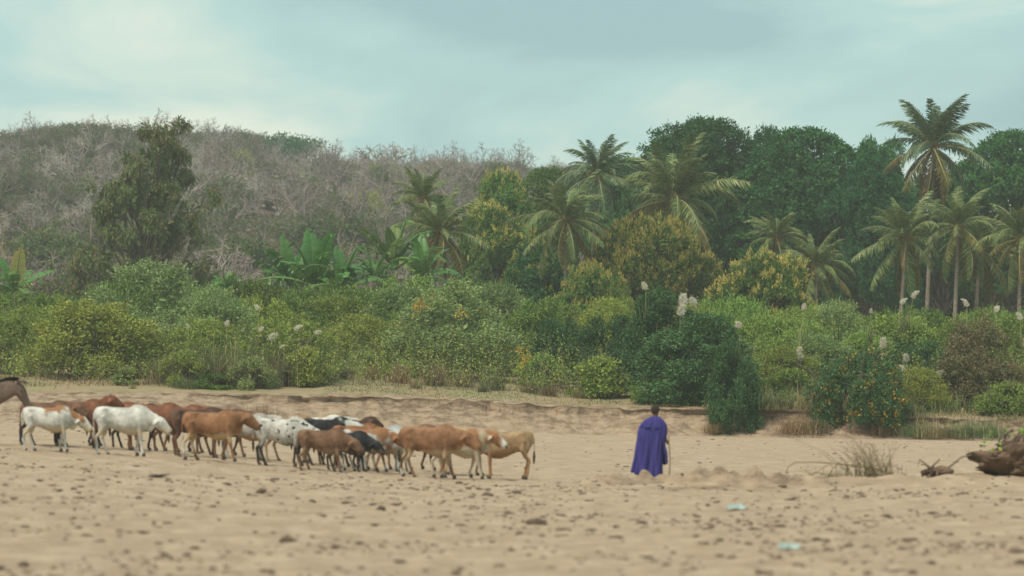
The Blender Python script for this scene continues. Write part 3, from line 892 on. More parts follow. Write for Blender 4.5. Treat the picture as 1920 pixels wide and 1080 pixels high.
def palm(px, py, pxb, y, reach, label, seed, n_up=9, n_mid=10, n_low=7, leaf='leaf_palm', curve=0.0, old=0.5, wind=0.0):
    """px,py: crown heart; pxb: where the trunk meets the ground; reach: frond length in photo pixels"""
    rng = random.Random(seed)
    heart = pix(px, py, y)
    xb = xat(pxb, y); zb = gz(xb, y) - 0.2
    Lf = reach / FPX * y
    root = link('coconut_palm', None, None, (xb, y, zb))
    tag(root, label, 'palm', 'coconut palms behind the thicket')
    top = heart - Vector((xb, y, zb))
    g = Geo(); n = 26
    pts = []; rad = []
    for i in range(n + 1):
        s = i / n
        pts.append((top.x * (s + curve * math.sin(PI * s)), 0.3 * math.sin(PI * s) * curve, top.z * s))
        rad.append((0.165 - 0.06 * s + 0.12 * math.exp(-s * 14)) * (1.0 + (0.05 if i % 2 else -0.03)))
    g.tube(pts, rad, 9)
    link('trunk', g.mesh('palm_trunk', M['palm_trunk'], True), root)
    tl = tuple(top)
    link('flower_stalk', HUSK, root, tl, (0, 0, rng.random() * 6), 0.9 * Lf / 4.5)
    for k in range(7):
        a = rng.random() * 2 * PI
        link('coconut', COCONUT, root, (top.x + math.cos(a) * 0.28, top.y + math.sin(a) * 0.28, top.z - 0.25 - 0.25 * rng.random()), (0, 0, a), rng.uniform(0.8, 1.2))
    specs = [('up', n_up + 4, 48, 86), ('mid', n_mid + 3, 2, 52), ('low', n_low + 2, -66, -4)]
    ga = 0.0
    for kind, cnt, e0, e1 in specs:
        for k in range(cnt):
            ga += 2.39996 + rng.uniform(-0.25, 0.25)
            el = R(e0 + (e1 - e0) * (k + rng.random()) / cnt)
            me = rng.choice(FR[kind])
            s = Lf * rng.uniform(0.72, 1.12) * (0.92 if kind == 'up' else 1.0)
            o = link('frond', me[0], root, (top.x, top.y, top.z + 0.05), (0, 0, 0), s)
            q = Euler((0, 0, ga)).to_quaternion() @ Euler((0, -el, 0)).to_quaternion() @ Euler((rng.uniform(-0.5, 0.5), 0, 0)).to_quaternion()
            if wind:
                q = Euler((0, wind, 0)).to_quaternion() @ q
            o.rotation_mode = 'QUATERNION'; o.rotation_quaternion = q
            lm = leaf
            if kind == 'low':
                u_ = rng.random()
                lm = 'leaf_palm_old' if u_ < old else leaf
                if u_ > 0.95: lm = 'leaf_palm_dead'; o['label'] = 'dry brown hanging frond'
            recolor(o, [M[lm]])
            link('midrib', me[1], o)
    return root


# ------------------------------------------------------------------ bananas
def banana_leaf_mesh(key, seed, bend, tears, length=1.0, width=0.17, fold=0.35):
    rng = np.random.default_rng(seed)
    N = 22
    g = Geo()
    pts = []; tg = []
    x = z = 0.0
    for i in range(N + 1):
        s = i / N
        ang = -bend * s ** 1.6
        pts.append((x, 0, z)); tg.append((math.cos(ang), math.sin(ang)))
        x += math.cos(ang) / N; z += math.sin(ang) / N
    gr = Geo(); gr.tube([(p[0], p[1], p[2] - 0.004) for p in pts], [0.014 * (1 - 0.8 * i / N) + 0.002 for i in range(N + 1)], 5)
    for sg in (-1, 1):
        for i in range(3, N):
            s0, s1 = i / N, (i + 1) / N
            if i == N - 1: s1 = 1.0
            def wdt(s): return width * max(0.02, math.sin(PI * min(1, max(0, (s - 0.12) / 0.9)) ** 0.8)) ** 0.55
            dr = 0.0
            if rng.random() < tears: dr = 0.25 + 0.5 * rng.random()
            row = []
            for s, p, t in ((s0, pts[i], tg[i]), (s1, pts[i + 1], tg[i + 1])):
                w = wdt(s)
                nx, nz = -t[1], t[0]
                f = fold - dr * 2.0
                m1 = (p[0] + nx * w * 0.5 * f, sg * w * 0.5, p[2] + nz * w * 0.5 * f)
                m2 = (p[0] + nx * w * (f - 0.35) + (0.02 * rng.normal() if dr else 0), sg * w * (1 - 0.3 * dr), p[2] + nz * w * (f - 0.35) - dr * 0.05)
                row.append((p, m1, m2))
            gap = 0.12 if rng.random() < tears + 0.15 else 0.0
            a, b_ = row
            def lerp(u, v, t): return tuple(u[k] * (1 - t) + v[k] * t for k in range(3))
            V = [a[0], b_[0], lerp(a[1], b_[1], gap * 0.3), lerp(b_[1], a[1], gap * 0.3), lerp(a[2], b_[2], gap), lerp(b_[2], a[2], gap)]
            g.add(V, [(0, 1, 3, 2), (2, 3, 5, 4)], None, 0, 0.3 + 0.5 * rng.random())
    return g.mesh('banana_leaf_' + key, M['banana']), gr.mesh('banana_midrib_' + key, M['banana_pale'])


BL = [banana_leaf_mesh('a', 1, 0.7, 0.1), banana_leaf_mesh('b', 2, 1.2, 0.25), banana_leaf_mesh('c', 3, 1.7, 0.35), banana_leaf_mesh('d', 4, 0.35, 0.05)]


def banana(px, py, y, leaf_px, label, seed, n=9, mats=('banana',), spread=(15, 85), group='banana plants in the thicket', stem_h=None):
    rng = random.Random(seed)
    heart = pix(px, py, y)
    zb = gz(heart.x, y) - 0.1
    root = link('banana_plant', None, None, (heart.x, y, zb), (0, 0, 0))
    tag(root, label, 'banana plant', group)
    h = heart.z - zb
    g = Geo()
    g.tube([(0.05 * math.sin(3 * s), 0, h * s) for s in np.linspace(0, 1, 7)], [0.17 - 0.10 * s for s in np.linspace(0, 1, 7)], 8)
    link('stem', g.mesh('banana_stem', M['banana_stem'], True), root)
    Lf = leaf_px / FPX * y
    ga = rng.random() * 6
    for k in range(n):
        ga += 2.39996
        el = R(spread[0] + (spread[1] - spread[0]) * ((k + 0.5 * rng.random()) / n) ** 0.8)
        me = BL[3] if el > R(70) else rng.choice(BL[:3])
        o = link('leaf', me[0], root, (0, 0, h - 0.1 * rng.random()), (0, 0, 0), Lf * rng.uniform(0.8, 1.1))
        o.rotation_mode = 'QUATERNION'
        o.rotation_quaternion = Euler((0, 0, ga)).to_quaternion() @ Euler((0, -el, 0)).to_quaternion() @ Euler((rng.uniform(-0.5, 0.5), 0, 0)).to_quaternion()
        recolor(o, [M[rng.choice(mats)]])
        link('midrib', me[1], o)
    return root


# ------------------------------------------------------------------ grasses
def blades(g, rng, C, h, w, lean=0.35, mat=0, droop=0.5):
    """C (n,3) roots; each blade arches over"""
    n = len(C)
    a = rng.random(n) * 2 * PI
    dr = np.stack([np.cos(a), np.sin(a), np.zeros(n)], 1)
    hh = h * (0.25 + 0.9 * rng.random(n) ** 1.3)
    ln = lean * (0.15 + 1.6 * rng.random(n) ** 1.3)
    sv = np.stack([-dr[:, 1], dr[:, 0], np.zeros(n)], 1) * w * 0.5
    rows = []
    for s, wf in ((0.0, 1.0), (0.45, 1.0), (0.78, 0.7)):
        p = C + dr * (ln * hh * s ** 2)[:, None]
        p[:, 2] += hh * (s - 0.42 * np.minimum(ln, 1.3) * s ** 3)
        rows += [p - sv * wf, p + sv * wf]
    tip = C + dr * (ln * hh * 1.05)[:, None]
    tip[:, 2] += hh * (1.0 - 0.52 * np.minimum(ln, 1.3))
    V = np.stack(rows + [tip], 1).reshape(-1, 3)
    b = np.arange(n)[:, None] * 7
    t = rng.random(n)
    g.add(V, np.concatenate([b + np.array([[0, 1, 3, 2]]), b + np.array([[2, 3, 5, 4]])]), b + np.array([[4, 5, 6]]), mat, 0.5)
    g.t4[-1] = np.concatenate([t, t]); g.t3[-1] = t


def reed_proto(key, seed, r, h, n, w=0.03, lean=0.5):
    rng = np.random.default_rng(seed)
    g = Geo()
    C = np.zeros((n, 3)); C[:, :2] = rng.normal(size=(n, 2)) * r * 0.45
    blades(g, rng, C, h, w, lean)
    PROTO[key] = {'mesh': g.mesh('blades_' + key, M['grass_green']), 'w': 2.4 * r, 'h': h}


reed_proto('reed_tall', 31, 2.0, 3.0, 900, 0.028, 0.75)
reed_proto('reed_mid', 32, 1.5, 1.6, 520, 0.024, 1.0)
reed_proto('tuft_dry', 33, 0.5, 0.9, 220, 0.022, 0.6)


def grass_clump(key, px, pybase, y, scale, label, mat, group, name='grass_clump', sz=1.0):
    x = xat(px, y)
    zb = gz(x, y) - 0.03 if pybase is None else pix(px, pybase, y).z
    o = link(name, PROTO[key]['mesh'], None, (x, y, zb), (0, 0, random.random() * 6), (scale, scale, scale * sz))
    recolor(o, [M[mat]])
    tag(o, label, 'grass', group)
    return o


def plume_protos():
    out = []
    for s in range(4):
        rng = np.random.default_rng(60 + s)
        g = Geo()
        n = 230
        t = rng.random(n)
        rad = 0.15 * np.sin(PI * np.clip(t * 0.92 + 0.06, 0, 1)) ** 0.8
        a = rng.random(n) * 2 * PI
        bend = (0.10 + 0.07 * s) * t * t
        rad = rad * (1.15 - 0.75 * t)
        C = np.stack([np.cos(a) * rad * 0.7 + bend, np.sin(a) * rad * 0.7, t * 0.42], 1)
        D = np.stack([np.cos(a) * 0.7 + 0.3, np.sin(a) * 0.7, 0.9 + 0 * a], 1)
        g.leaves(C, D + rng.normal(size=D.shape) * 0.35, 0.10 + 0.12 * rng.random(n), 0.035, rng)
        out.append(g.mesh('plume', M['plume']))
    return out


PLUME = plume_protos()


def plume(px, py, y, size_px, label, seed, group='pale plumes above the thicket', lean=0.0):
    rng = random.Random(seed)
    top = pix(px, py + size_px * 0.5, y)
    s = 0.95 * size_px / FPX * y / 0.52
    L_ = rng.uniform(1.3, 1.9)
    bx = top.x - lean * L_
    root = link('plume_grass', None, None, (bx, y + 0.05, top.z - L_))
    tag(root, label, 'plume', group)
    g = Geo()
    g.tube([(0, 0, -0.5), (lean * L_ * 0.35, 0, L_ * 0.5), (lean * L_, 0, L_)], [0.014, 0.011, 0.008], 5)
    gb = Geo()
    blades(gb, np.random.default_rng(seed), np.array([[0.0, 0.0, 0.0]]) + np.random.default_rng(seed).normal(size=(26, 3)) * np.array([0.10, 0.10, 0.05]), L_ * 0.95, 0.03, 0.7)
    bl = link('blades', gb.mesh('plume_blades', M['grass_green']), root); bl['kind'] = 'stuff'
    link('stalk', g.mesh('stalk', M['stalk']), root)
    link('plume', rng.choice(PLUME), root, (lean * L_, 0, L_ - 0.02), (rng.uniform(-.15, .15), lean * 0.8 + rng.uniform(-0.1, 0.3), rng.random() * 6 if abs(lean) < 0.1 else 0), s)
    return root


# ------------------------------------------------------------------ bare hill trees
def bare_tree_geo(seed, h, spread=0.75, levels=5, r0=None, leafy=0, leaf=(0.3, 0.13), taper=0.66):
    rng = random.Random(seed); nr = np.random.default_rng(seed)
    g = Geo(); tips = []
    r0 = r0 or h * 0.026

    def grow(p, d, ln, r, lev):
        d = d.normalized()
        m = p + d * ln * 0.5 + Vector((rng.gauss(0, 1), rng.gauss(0, 1), rng.gauss(0, 1))) * ln * 0.06
        q = p + d * ln
        g.tube([p, m, q], [r, r * 0.85, r * 0.66], 4 if lev < 2 else 3, tint=rng.random(), cap=False)
        if lev >= levels:
            tips.append(tuple(q)); return
        for k in range(2 if lev and rng.random() < 0.45 else 3):
            nd = d + Vector((rng.gauss(0, 1), rng.gauss(0, 1), rng.gauss(0.12, 0.7))) * spread
            grow(q, nd, ln * rng.uniform(0.62, 0.86), r * taper, lev + 1)
    for s in range(1 if spread < 0.62 else 2):
        grow(Vector((rng.gauss(0, 0.1), rng.gauss(0, 0.1), -0.1)), Vector((rng.gauss(0, 0.2), rng.gauss(0, 0.2), 1)), h * 0.30, r0, 0)
    if leafy:
        T = np.array(tips)
        P = np.repeat(T, leafy, 0) + nr.normal(size=(len(T) * leafy, 3)) * h * 0.045
        g.leaves(P, nr.normal(size=P.shape), leaf[0], leaf[1], nr, mat=1)
    return g


BARE = []
for k, (hh_, sp, lv, lf) in enumerate(((5.5, 0.55, 5, 0), (4.6, 0.72, 5, 0), (6.2, 0.6, 5, 0), (4.2, 0.8, 5, 2), (5.0, 0.66, 5, 6), (4.0, 0.85, 5, 9))):
    BARE.append(bare_tree_geo(100 + k, hh_, sp, lv, leafy=lf).mesh('bare_tree_%d' % k, [M['bark_dry'] if k % 2 == 0 else M['bark_ash'], M['leaf_scrub'] if k < 4 else M['leaf_rust']]))
_rr = np.random.default_rng(5)
HILLB = []
for k in range(3):
    w_ = 4.2 + k * 0.6; h_ = 2.9 + 0.5 * k
    lob = [(0, 0, h_ * 0.5, w_ * 0.38, w_ * 0.38, h_ * 0.45)] + [(math.cos(a) * w_ * 0.28, math.sin(a) * w_ * 0.28, h_ * (0.35 + 0.3 * _rr.random()), w_ * 0.22, w_ * 0.22, h_ * 0.26) for a in (0.3, 1.6, 2.9, 4.1, 5.4)]
    g0, C0, _ = crown_geo(_rr, lob, 420, 14, (0.19, 0.09), 0.30, up=0.3, shell=0.4)
    sg = stems_geo(_rr, C0, 0.2, 0.08, 7)
    for v_, q_, t_ in zip(sg.v, sg.f4 or [None] * len(sg.v), sg.f3 or [None] * len(sg.v)):
        pass
    g0.tube([(0, 0, -0.2), (0.1, 0, h_ * 0.5)], [0.12, 0.06], 5, mat=1)
    HILLB.append(g0.mesh('hill_bush_%d' % k, [M['leaf_scrub'], M['bark_dry']]))


def hill_tree(data, px, ytop, ybase, label, name='bare_tree', mats=None, y=None, hgt=5.0, cat='tree', wide=1.0, group='trees standing out on the hillside'):
    """find the distance where the hill surface meets ybase, unless given"""
    if y is None:
        best = None
        for yy in np.arange(270, 620, 4.0):
            x = xat(px, yy); z = gz(x, yy)
            v = abs(pix(px, ybase, yy).z - z)
            if best is None or v < best[0]: best = (v, yy)
        y = best[1]
    x = xat(px, y); zb = gz(x, y) - 0.15
    zt = pix(px, ytop, y).z
    s = (zt - zb) / hgt
    o = link(name, data, None, (x, y, zb), (0, 0, (px * 7 % 63) / 10.0), (s * wide, s * wide, s))
    if mats: recolor(o, [M[m] if m else None for m in mats])
    tag(o, label, cat, group)
    return o


def scatter(name, proto, seed, n, label, xr, yr, smin, smax, mats=None, dens=None):
    """uncountable hillside scrub: one object, instanced with geometry nodes"""
    rng = np.random.default_rng(seed)
    u = rng.uniform(xr[0], xr[1], n * 3); v = np.sqrt(rng.uniform(yr[0] ** 2, yr[1] ** 2, n * 3))
    x = u * v
    if dens is not None:
        keep = vnoise(x * 0.045, v * 0.03, dens) + 0.5 + 0.25 * rng.normal(size=len(x)) > 0.42
        x = x[keep]; v = v[keep]
    x = x[:n]; v = v[:n]
    z = plateau(x, v) - 0.2
    me = bpy.data.meshes.new(name)
    me.from_pydata([tuple(p) for p in np.stack([x, v, z], 1)], [], [])
    ar = me.attributes.new('rz', 'FLOAT', 'POINT'); ar.data.foreach_set('value', (rng.random(len(x)) * 6.28).astype(np.float32))
    as_ = me.attributes.new('sc', 'FLOAT', 'POINT'); as_.data.foreach_set('value', rng.uniform(smin, smax, len(x)).astype(np.float32))
    o = link(name, me)
    tag(o, label, 'scrub', kind='stuff')
    ng = bpy.data.node_groups.new(name + '_nodes', 'GeometryNodeTree')
    ng.interface.new_socket('Geometry', in_out='INPUT', socket_type='NodeSocketGeometry')
    ng.interface.new_socket('Geometry', in_out='OUTPUT', socket_type='NodeSocketGeometry')
    N = ng.nodes.new
    gi = N('NodeGroupInput'); go = N('NodeGroupOutput'); ip = N('GeometryNodeInstanceOnPoints'); oi = N('GeometryNodeObjectInfo')
    oi.inputs['Object'].default_value = proto
    oi.inputs['As Instance'].default_value = True
    a1 = N('GeometryNodeInputNamedAttribute'); a1.data_type = 'FLOAT'; a1.inputs['Name'].default_value = 'rz'
    a2 = N('GeometryNodeInputNamedAttribute'); a2.data_type = 'FLOAT'; a2.inputs['Name'].default_value = 'sc'
    cx = N('ShaderNodeCombineXYZ')
    l = ng.links.new
    l(gi.outputs[0], ip.inputs['Points']); l(oi.outputs['Geometry'], ip.inputs['Instance'])
    l(a1.outputs['Attribute'], cx.inputs['Z']); l(cx.outputs[0], ip.inputs['Rotation']); l(a2.outputs['Attribute'], ip.inputs['Scale'])
    l(ip.outputs['Instances'], go.inputs[0])
    md = o.modifiers.new('scatter', 'NODES'); md.node_group = ng
    return o


random.seed(4)

# ------------------------------------------------------------------ hillside
hill_specs = [
    (0, 70, 208, 262, 'bare twiggy tree on the hill skyline at the far left', 590),
    (2, 165, 202, 258, 'bare grey tree on the skyline left of the tall pyramidal tree', 592),
    (1, 262, 208, 262, 'bare branching tree on the ridge just left of the pyramidal tree top', 590),
    (2, 372, 196, 262, 'tall bare tree on the ridge just right of the pyramidal tree top', 592),
    (0, 450, 208, 268, 'pale bare tree with upswept branches on the ridge left of the round green tree', 590),
    (1, 610, 248, 300, 'low bare tree on the skyline right of the round green tree', 590),
    (0, 880, 264, 318, 'faint bare tree on the skyline left of the green mango crown', 590),
    (1, 700, 370, 425, 'small bare tree halfway down the hill left of the left palm', 420),
    (0, 130, 330, 372, 'bare purple-brown tree high on the left slope', 500),
    (2, 60, 392, 445, 'dark twiggy bare tree low on the slope at far left', 400),
    (1, 545, 330, 372, 'bare tree on the slope below the round green hill tree', 500),
    (0, 480, 392, 442, 'bare tree beside the open reddish clearing on the hill', 420),
]
first = {}
for k, px, yt, yb, lab, yy in hill_specs:
    o = hill_tree(BARE[k], px, yt, yb, lab, hgt=(7.6, 6.6, 8.4)[k], y=yy)
    first.setdefault(k, o)
# wide bare crowns on the skyline
WIDE = bare_tree_geo(140, 6.0, 0.78, 5, r0=0.22, taper=0.72).mesh('wide_bare_tree', [M['bark_ash'], M['leaf_scrub']])
hill_tree(WIDE, 732, 226, 298, 'wide leafless tree spreading alone against the sky above the hill', y=592, hgt=8.2, wide=1.45)
hill_tree(WIDE, 425, 200, 268, 'wide leafless tree on the highest part of the ridge', y=588, hgt=8.2, wide=1.1).rotation_euler.z = 2.0
hill_tree(BARE[3], 640, 420, 455, 'sparse bare bush standing beside the reddish clearing', y=395, hgt=6.3, name='bare_bush', cat='bush')
hill_tree(BARE[4], 330, 430, 480, 'thinly leaved olive bush low on the hill behind the pyramidal tree', y=370, hgt=7.2, name='sparse_bush', cat='bush')
hill_tree(BARE[5], 620, 385, 440, 'feathery olive bush on the slope left of the leaning bare tree', y=400, hgt=6.2, name='sparse_bush', cat='bush')
HB = ['hill_bush']
hb_specs = [
    (2, 215, 285, 325, 'dark olive bush on the slope touching the left side of the pyramidal tree', 'leaf_mid', 520, 1.2),
    (0, 400, 318, 352, 'mid green bush on the slope right of the pyramidal tree', 'leaf_grey', 470, 1.3),
    (1, 560, 318, 358, 'grey olive bush under the round green skyline tree', 'leaf_grey', 500, 1.3),
    (2, 680, 348, 390, 'olive bush on the slope left of the bare mid-slope tree', 'leaf_olive', 450, 1.2),
    (0, 770, 330, 365, 'small olive bush up the slope behind the slim palm', 'leaf_olive', 500, 1.3),
    (1, 30, 362, 400, 'dull green bush on the left slope below the yellowish flat-topped one', 'leaf_rust', 430, 1.3),
    (2, 190, 395, 440, 'dull green bush at the left foot of the pyramidal tree, on the slope', 'leaf_rust', 380, 1.1),
    (1, 532, 246, 296, 'round dark green tree standing on the hill skyline', 'leaf_dark', 588, 1.7),
    (0, 95, 278, 312, 'dark green bush on the upper left slope', 'leaf_dark', 540, 1.0),
    (2, 45, 262, 292, 'dull green bush near the ridge at far left', 'leaf_grey', 565, 1.3),
    (0, 150, 255, 290, 'grey green bush below the ridge left of the pyramidal tree', 'leaf_grey', 560, 1.1),
    (2, 445, 275, 320, 'yellow green bush on the upper slope right of the pyramidal tree', 'leaf_olive', 520, 1.3),
    (1, 25, 300, 345, 'yellowish flat-topped bush on the left slope edge', 'leaf_olive', 480, 1.5),
    (1, 175, 318, 365, 'wide olive bush on the slope left of the pyramidal tree', 'leaf_scrub', 470, 1.5),
    (2, 640, 300, 345, 'olive bush on the slope below the wide leafless tree', 'leaf_scrub', 520, 1.5),
    (0, 590, 395, 430, 'small green bush beside the reddish hill clearing', 'leaf_rust', 400, 1.1),
    (2, 645, 385, 445, 'greyish leafy bush on the lower slope left of the palms', 'leaf_rust', 370, 1.3),
    (1, 440, 440, 498, 'grey green bush at the foot of the hill right of the pyramidal tree', 'leaf_rust', 330, 1.4),
    (0, 100, 425, 470, 'grey green bush beside the bare track on the left slope', 'leaf_rust', 340, 1.3),
    (2, 720, 300, 340, 'light olive bush on the hill left of the green mango crown', 'leaf_olive', 540, 1.4),
    (1, 830, 300, 345, 'olive bush near the ridge above the left palms', 'leaf_scrub', 545, 1.5),
    (0, 500, 345, 385, 'olive bush in the middle of the hill slope', 'leaf_scrub', 460, 1.5),
]
for k, px, yt, yb, lab, lm, yy, wd in hb_specs:
    o = hill_tree(HILLB[k], px, yt, yb, lab, name='hill_bush' if 'bush' in lab else 'round_tree', mats=[lm, None], y=yy, hgt=2.9 + 0.5 * k, cat='bush' if 'bush' in lab else 'tree', wide=wd * 0.8)
    first.setdefault('b%d' % k, o)
scrub_src = link('dry_bush', HILLB[1], None, (xat(560, 450), 450, gz(xat(560, 450), 450) - 0.1), (0, 0, 1), 0.9)
tag(scrub_src, 'dry tan bush in the middle of the hill above the banana plants', 'bush', 'trees standing out on the hillside')
scrub_src2 = link('dry_bush', HILLB[0], None, (xat(300, 430), 430, gz(xat(300, 430), 430) - 0.1), (0, 0, 2), 0.9)
tag(scrub_src2, 'dry tan bush on the hill seen through the pyramidal tree', 'bush', 'trees standing out on the hillside')

scatter('bare_scrub', first[0], 201, 420, 'leafless purple brown scrub covering the hillside', (-0.20, 0.12), (285, 640), 0.6, 1.45, dens=71)
scatter('bare_scrub', first[2], 202, 340, 'leafless brown thorn trees covering the hillside', (-0.20, 0.12), (290, 640), 0.7, 1.5, dens=72)
scatter('bare_scrub', first[1], 203, 420, 'leafless ash grey scrub covering the hillside', (-0.20, 0.12), (285, 640), 0.6, 1.45, dens=73)
scatter('olive_scrub', bpy.data.objects['sparse_bush'], 204, 430, 'thinly leaved olive scrub scattered over the hillside', (-0.20, 0.12), (275, 640), 0.6, 1.35, dens=74)
scatter('olive_scrub', bpy.data.objects['sparse_bush.001'], 205, 360, 'feathery olive scrub scattered over the hillside', (-0.20, 0.12), (275, 640), 0.6, 1.35, dens=75)
scatter('dry_scrub', scrub_src, 206, 300, 'dry tan leafy scrub scattered over the hillside', (-0.20, 0.12), (270, 640), 0.5, 1.05, dens=76)
scatter('dry_scrub', scrub_src2, 207, 280, 'low dry leafy scrub scattered over the hillside', (-0.20, 0.12), (262, 640), 0.5, 1.0, dens=77)

scatter('ridge_scrub', bpy.data.objects['bare_tree.002'], 208, 150, 'leafless trees making the ragged skyline of the hill', (-0.20, 0.10), (572, 604), 0.55, 1.2)
scatter('ridge_scrub', bpy.data.objects['bare_tree.001'], 209, 110, 'tall leafless trees along the hill crest', (-0.20, 0.02), (575, 604), 0.5, 0.9)

# ------------------------------------------------------------------ tall trees
tree('pyramid', 122, 402, 230, 225, 'tall pyramidal tree with rusty drooping foliage standing alone before the hill', 'leaf_rust', name='pyramidal_tree', rot=0.6)
dark = 'dark green trees behind the palms'
tree('dome_a', 1175, 1470, 232, 262, 'largest dark green domed tree behind the big leaning palm', 'leaf_deep', group=dark)
tree('dome_b', 1375, 1650, 246, 258, 'dark green domed tree in the middle of the dark grove', 'leaf_deep', group=dark, rot=1.3)
tree('dome_b', 1540, 1720, 298, 252, 'lower dark green tree behind the leaning palm at right', 'leaf_deep', group=dark, rot=2.1)
tree('dome_b', 1230, 1400, 226, 268, 'tall dark tree rising behind the big leaning palm crown', 'leaf_deep', group=dark, rot=4.4)
tree('dome_a', 1370, 1530, 246, 266, 'broad dark tree linking the two domed crowns of the grove', 'leaf_deep', group=dark, rot=5.2)
tree('open_a', 1590, 1710, 262, 268, 'thin-crowned dark tree with sky gaps left of the tallest palm', 'leaf_deep', group=dark, rot=0.4)
tree('dome_b', 1770, 2010, 250, 262, 'flat-topped dark tree behind the tallest palm at right edge', 'leaf_deep', group=dark, rot=3.0)
tree('open_a', 1690, 1830, 330, 258, 'dark tree filling the gap below the tallest palm', 'leaf_deep', group=dark, rot=2.6)
tree('dome_c', 1635, 1865, 410, 277, 'shaded dark tree behind the row of palm trunks', 'leaf_deep', group=dark, rot=4.0)
tree('dome_c', 1795, 2015, 410, 277, 'shaded dark tree behind the rightmost palm trunk', 'leaf_deep', group=dark, rot=5.0)
tree('dome_c', 1395, 1625, 410, 277, 'shaded dark tree behind the two short palms', 'leaf_deep', group=dark, rot=0.8)
tree('dome_c', 1305, 1485, 410, 277, 'shaded dark tree between the big palm and the short palms', 'leaf_deep', group=dark, rot=1.9)
tree('dome_c', 1090, 1240, 300, 266, 'dark green tree behind the two centre palms', 'leaf_deep', group=dark, rot=2.8)
tree('dome_c', 960, 1100, 318, 258, 'dull green tree behind the left centre palm', 'leaf_mango', group=dark, rot=3.3)
tree('cashew_a', 872, 1010, 328, 248, 'green rounded tree with pale blossom between the left palms and centre palms', 'leaf_mango', name='blossoming_tree', group='blossoming trees', rot=0.5)
tree('cashew_a', 850, 985, 388, 232, 'lower olive tree with pale blossom beside the left palms', 'leaf_mango', name='blossoming_tree', group='blossoming trees', rot=2.2)
tree('cashew_a', 940, 1075, 455, 224, 'shaded green tree under the left centre palm', 'leaf_deep', name='blossoming_tree', group='blossoming trees', rot=4.1)
tree('mango_a', 1105, 1345, 415, 214, 'round mango-like tree covered in yellow blossom below the big palm', 'leaf_mango', name='blossoming_tree', group='blossoming trees', rot=0.2)
tree('mango_b', 1040, 1185, 500, 206, 'smaller dark tree with some yellow blossom beside the centre palm trunks', 'leaf_mango', name='blossoming_tree', group='blossoming trees', rot=1.2)
tree('mango_b', 1335, 1530, 482, 208, 'low rounded tree with patchy yellow blossom below the first short palm', 'leaf_mango', name='blossoming_tree', group='blossoming trees', rot=2.6)
tree('mango_b', 1600, 1720, 520, 262, 'low dark rounded tree behind the leaning palm trunk', 'leaf_deep', name='understorey_tree', group=dark, rot=2.0)

# ------------------------------------------------------------------ palms
palm(795, 375, 788, 214, 74, 'slim palm with bare straight trunk, leftmost of the palms', 1, 8, 7, 4, curve=0.02)
palm(826, 440, 838, 212, 102, 'palm with yellowed drooping fronds beside the slim leftmost palm', 2, 8, 10, 9, old=0.7)
palm(1062, 416, 1058, 212, 114, 'palm with orange heart and thick trunk in the centre', 3, 8, 10, 8, old=0.45)
palm(1122, 328, 1096, 222, 100, 'taller dark palm with upright fronds behind the centre palm', 4, 9, 8, 5, 'leaf_palm_dark', old=0.2)
palm(1262, 378, 1290, 224, 146, 'big palm with long drooping fronds above the yellow blossoming tree', 5, 10, 13, 11, old=0.55)
palm(1456, 448, 1452, 218, 78, 'short palm above the low rounded blossoming tree', 6, 7, 8, 6, old=0.5)
palm(1530, 502, 1531, 212, 88, 'short palm with thin trunk and low crown, second of the two short palms', 7, 7, 9, 7, old=0.3)
palm(1700, 448, 1680, 216, 112, 'leaning palm left of the tallest palm', 8, 6, 10, 8, old=0.25)
palm(1750, 278, 1733, 224, 124, 'tallest palm rising above the grove into the sky', 9, 13, 10, 9, 'leaf_palm_dark', old=0.5, curve=0.02)
palm(1797, 428, 1786, 214, 98, 'palm with straight pale trunk right of the tallest palm', 10, 7, 9, 7, old=0.4)
palm(1838, 468, 1822, 218, 98, 'low shaded palm between the straight pale trunk and the right edge', 11, 5, 9, 8, old=0.4)
palm(1915, 450, 1906, 212, 100, 'palm at the right edge of the picture', 12, 8, 9, 7, old=0.4)

# ------------------------------------------------------------------ banana plants
banana(590, 536, 186, 115, 'largest banana plant with broad dark leaves right of the pyramidal tree', 1, 11)
banana(545, 534, 190, 98, 'banana plant just left of the largest one', 2, 9)
banana(640, 542, 184, 102, 'banana plant with arching leaves right of the largest one', 3, 8)
banana(742, 505, 192, 104, 'banana plant with pale upright leaves below the leftmost palms', 4, 10, ('banana', 'banana_pale'), (25, 88))
banana(790, 520, 188, 88, 'banana plant with pale leaves under the yellowed palm', 5, 8, ('banana', 'banana_pale'), (25, 88))
banana(700, 525, 188, 80, 'small banana plant between the two banana clusters', 6, 7, ('banana',))
banana(425, 545, 186, 52, 'small banana plant at the foot of the pyramidal tree', 7, 6, ('banana',), (40, 88))
banana(850, 545, 186, 62, 'small dark banana plant right of the palms, low over the shrubs', 8, 6, ('banana',), (5, 60))
banana(28, 545, 180, 80, 'banana plant with yellowing dry leaves at the left edge', 9, 9, ('banana', 'banana', 'banana_dry'), (5, 85))
banana(-20, 540, 182, 75, 'dark banana plant cut by the left edge', 10, 8, ('banana',))

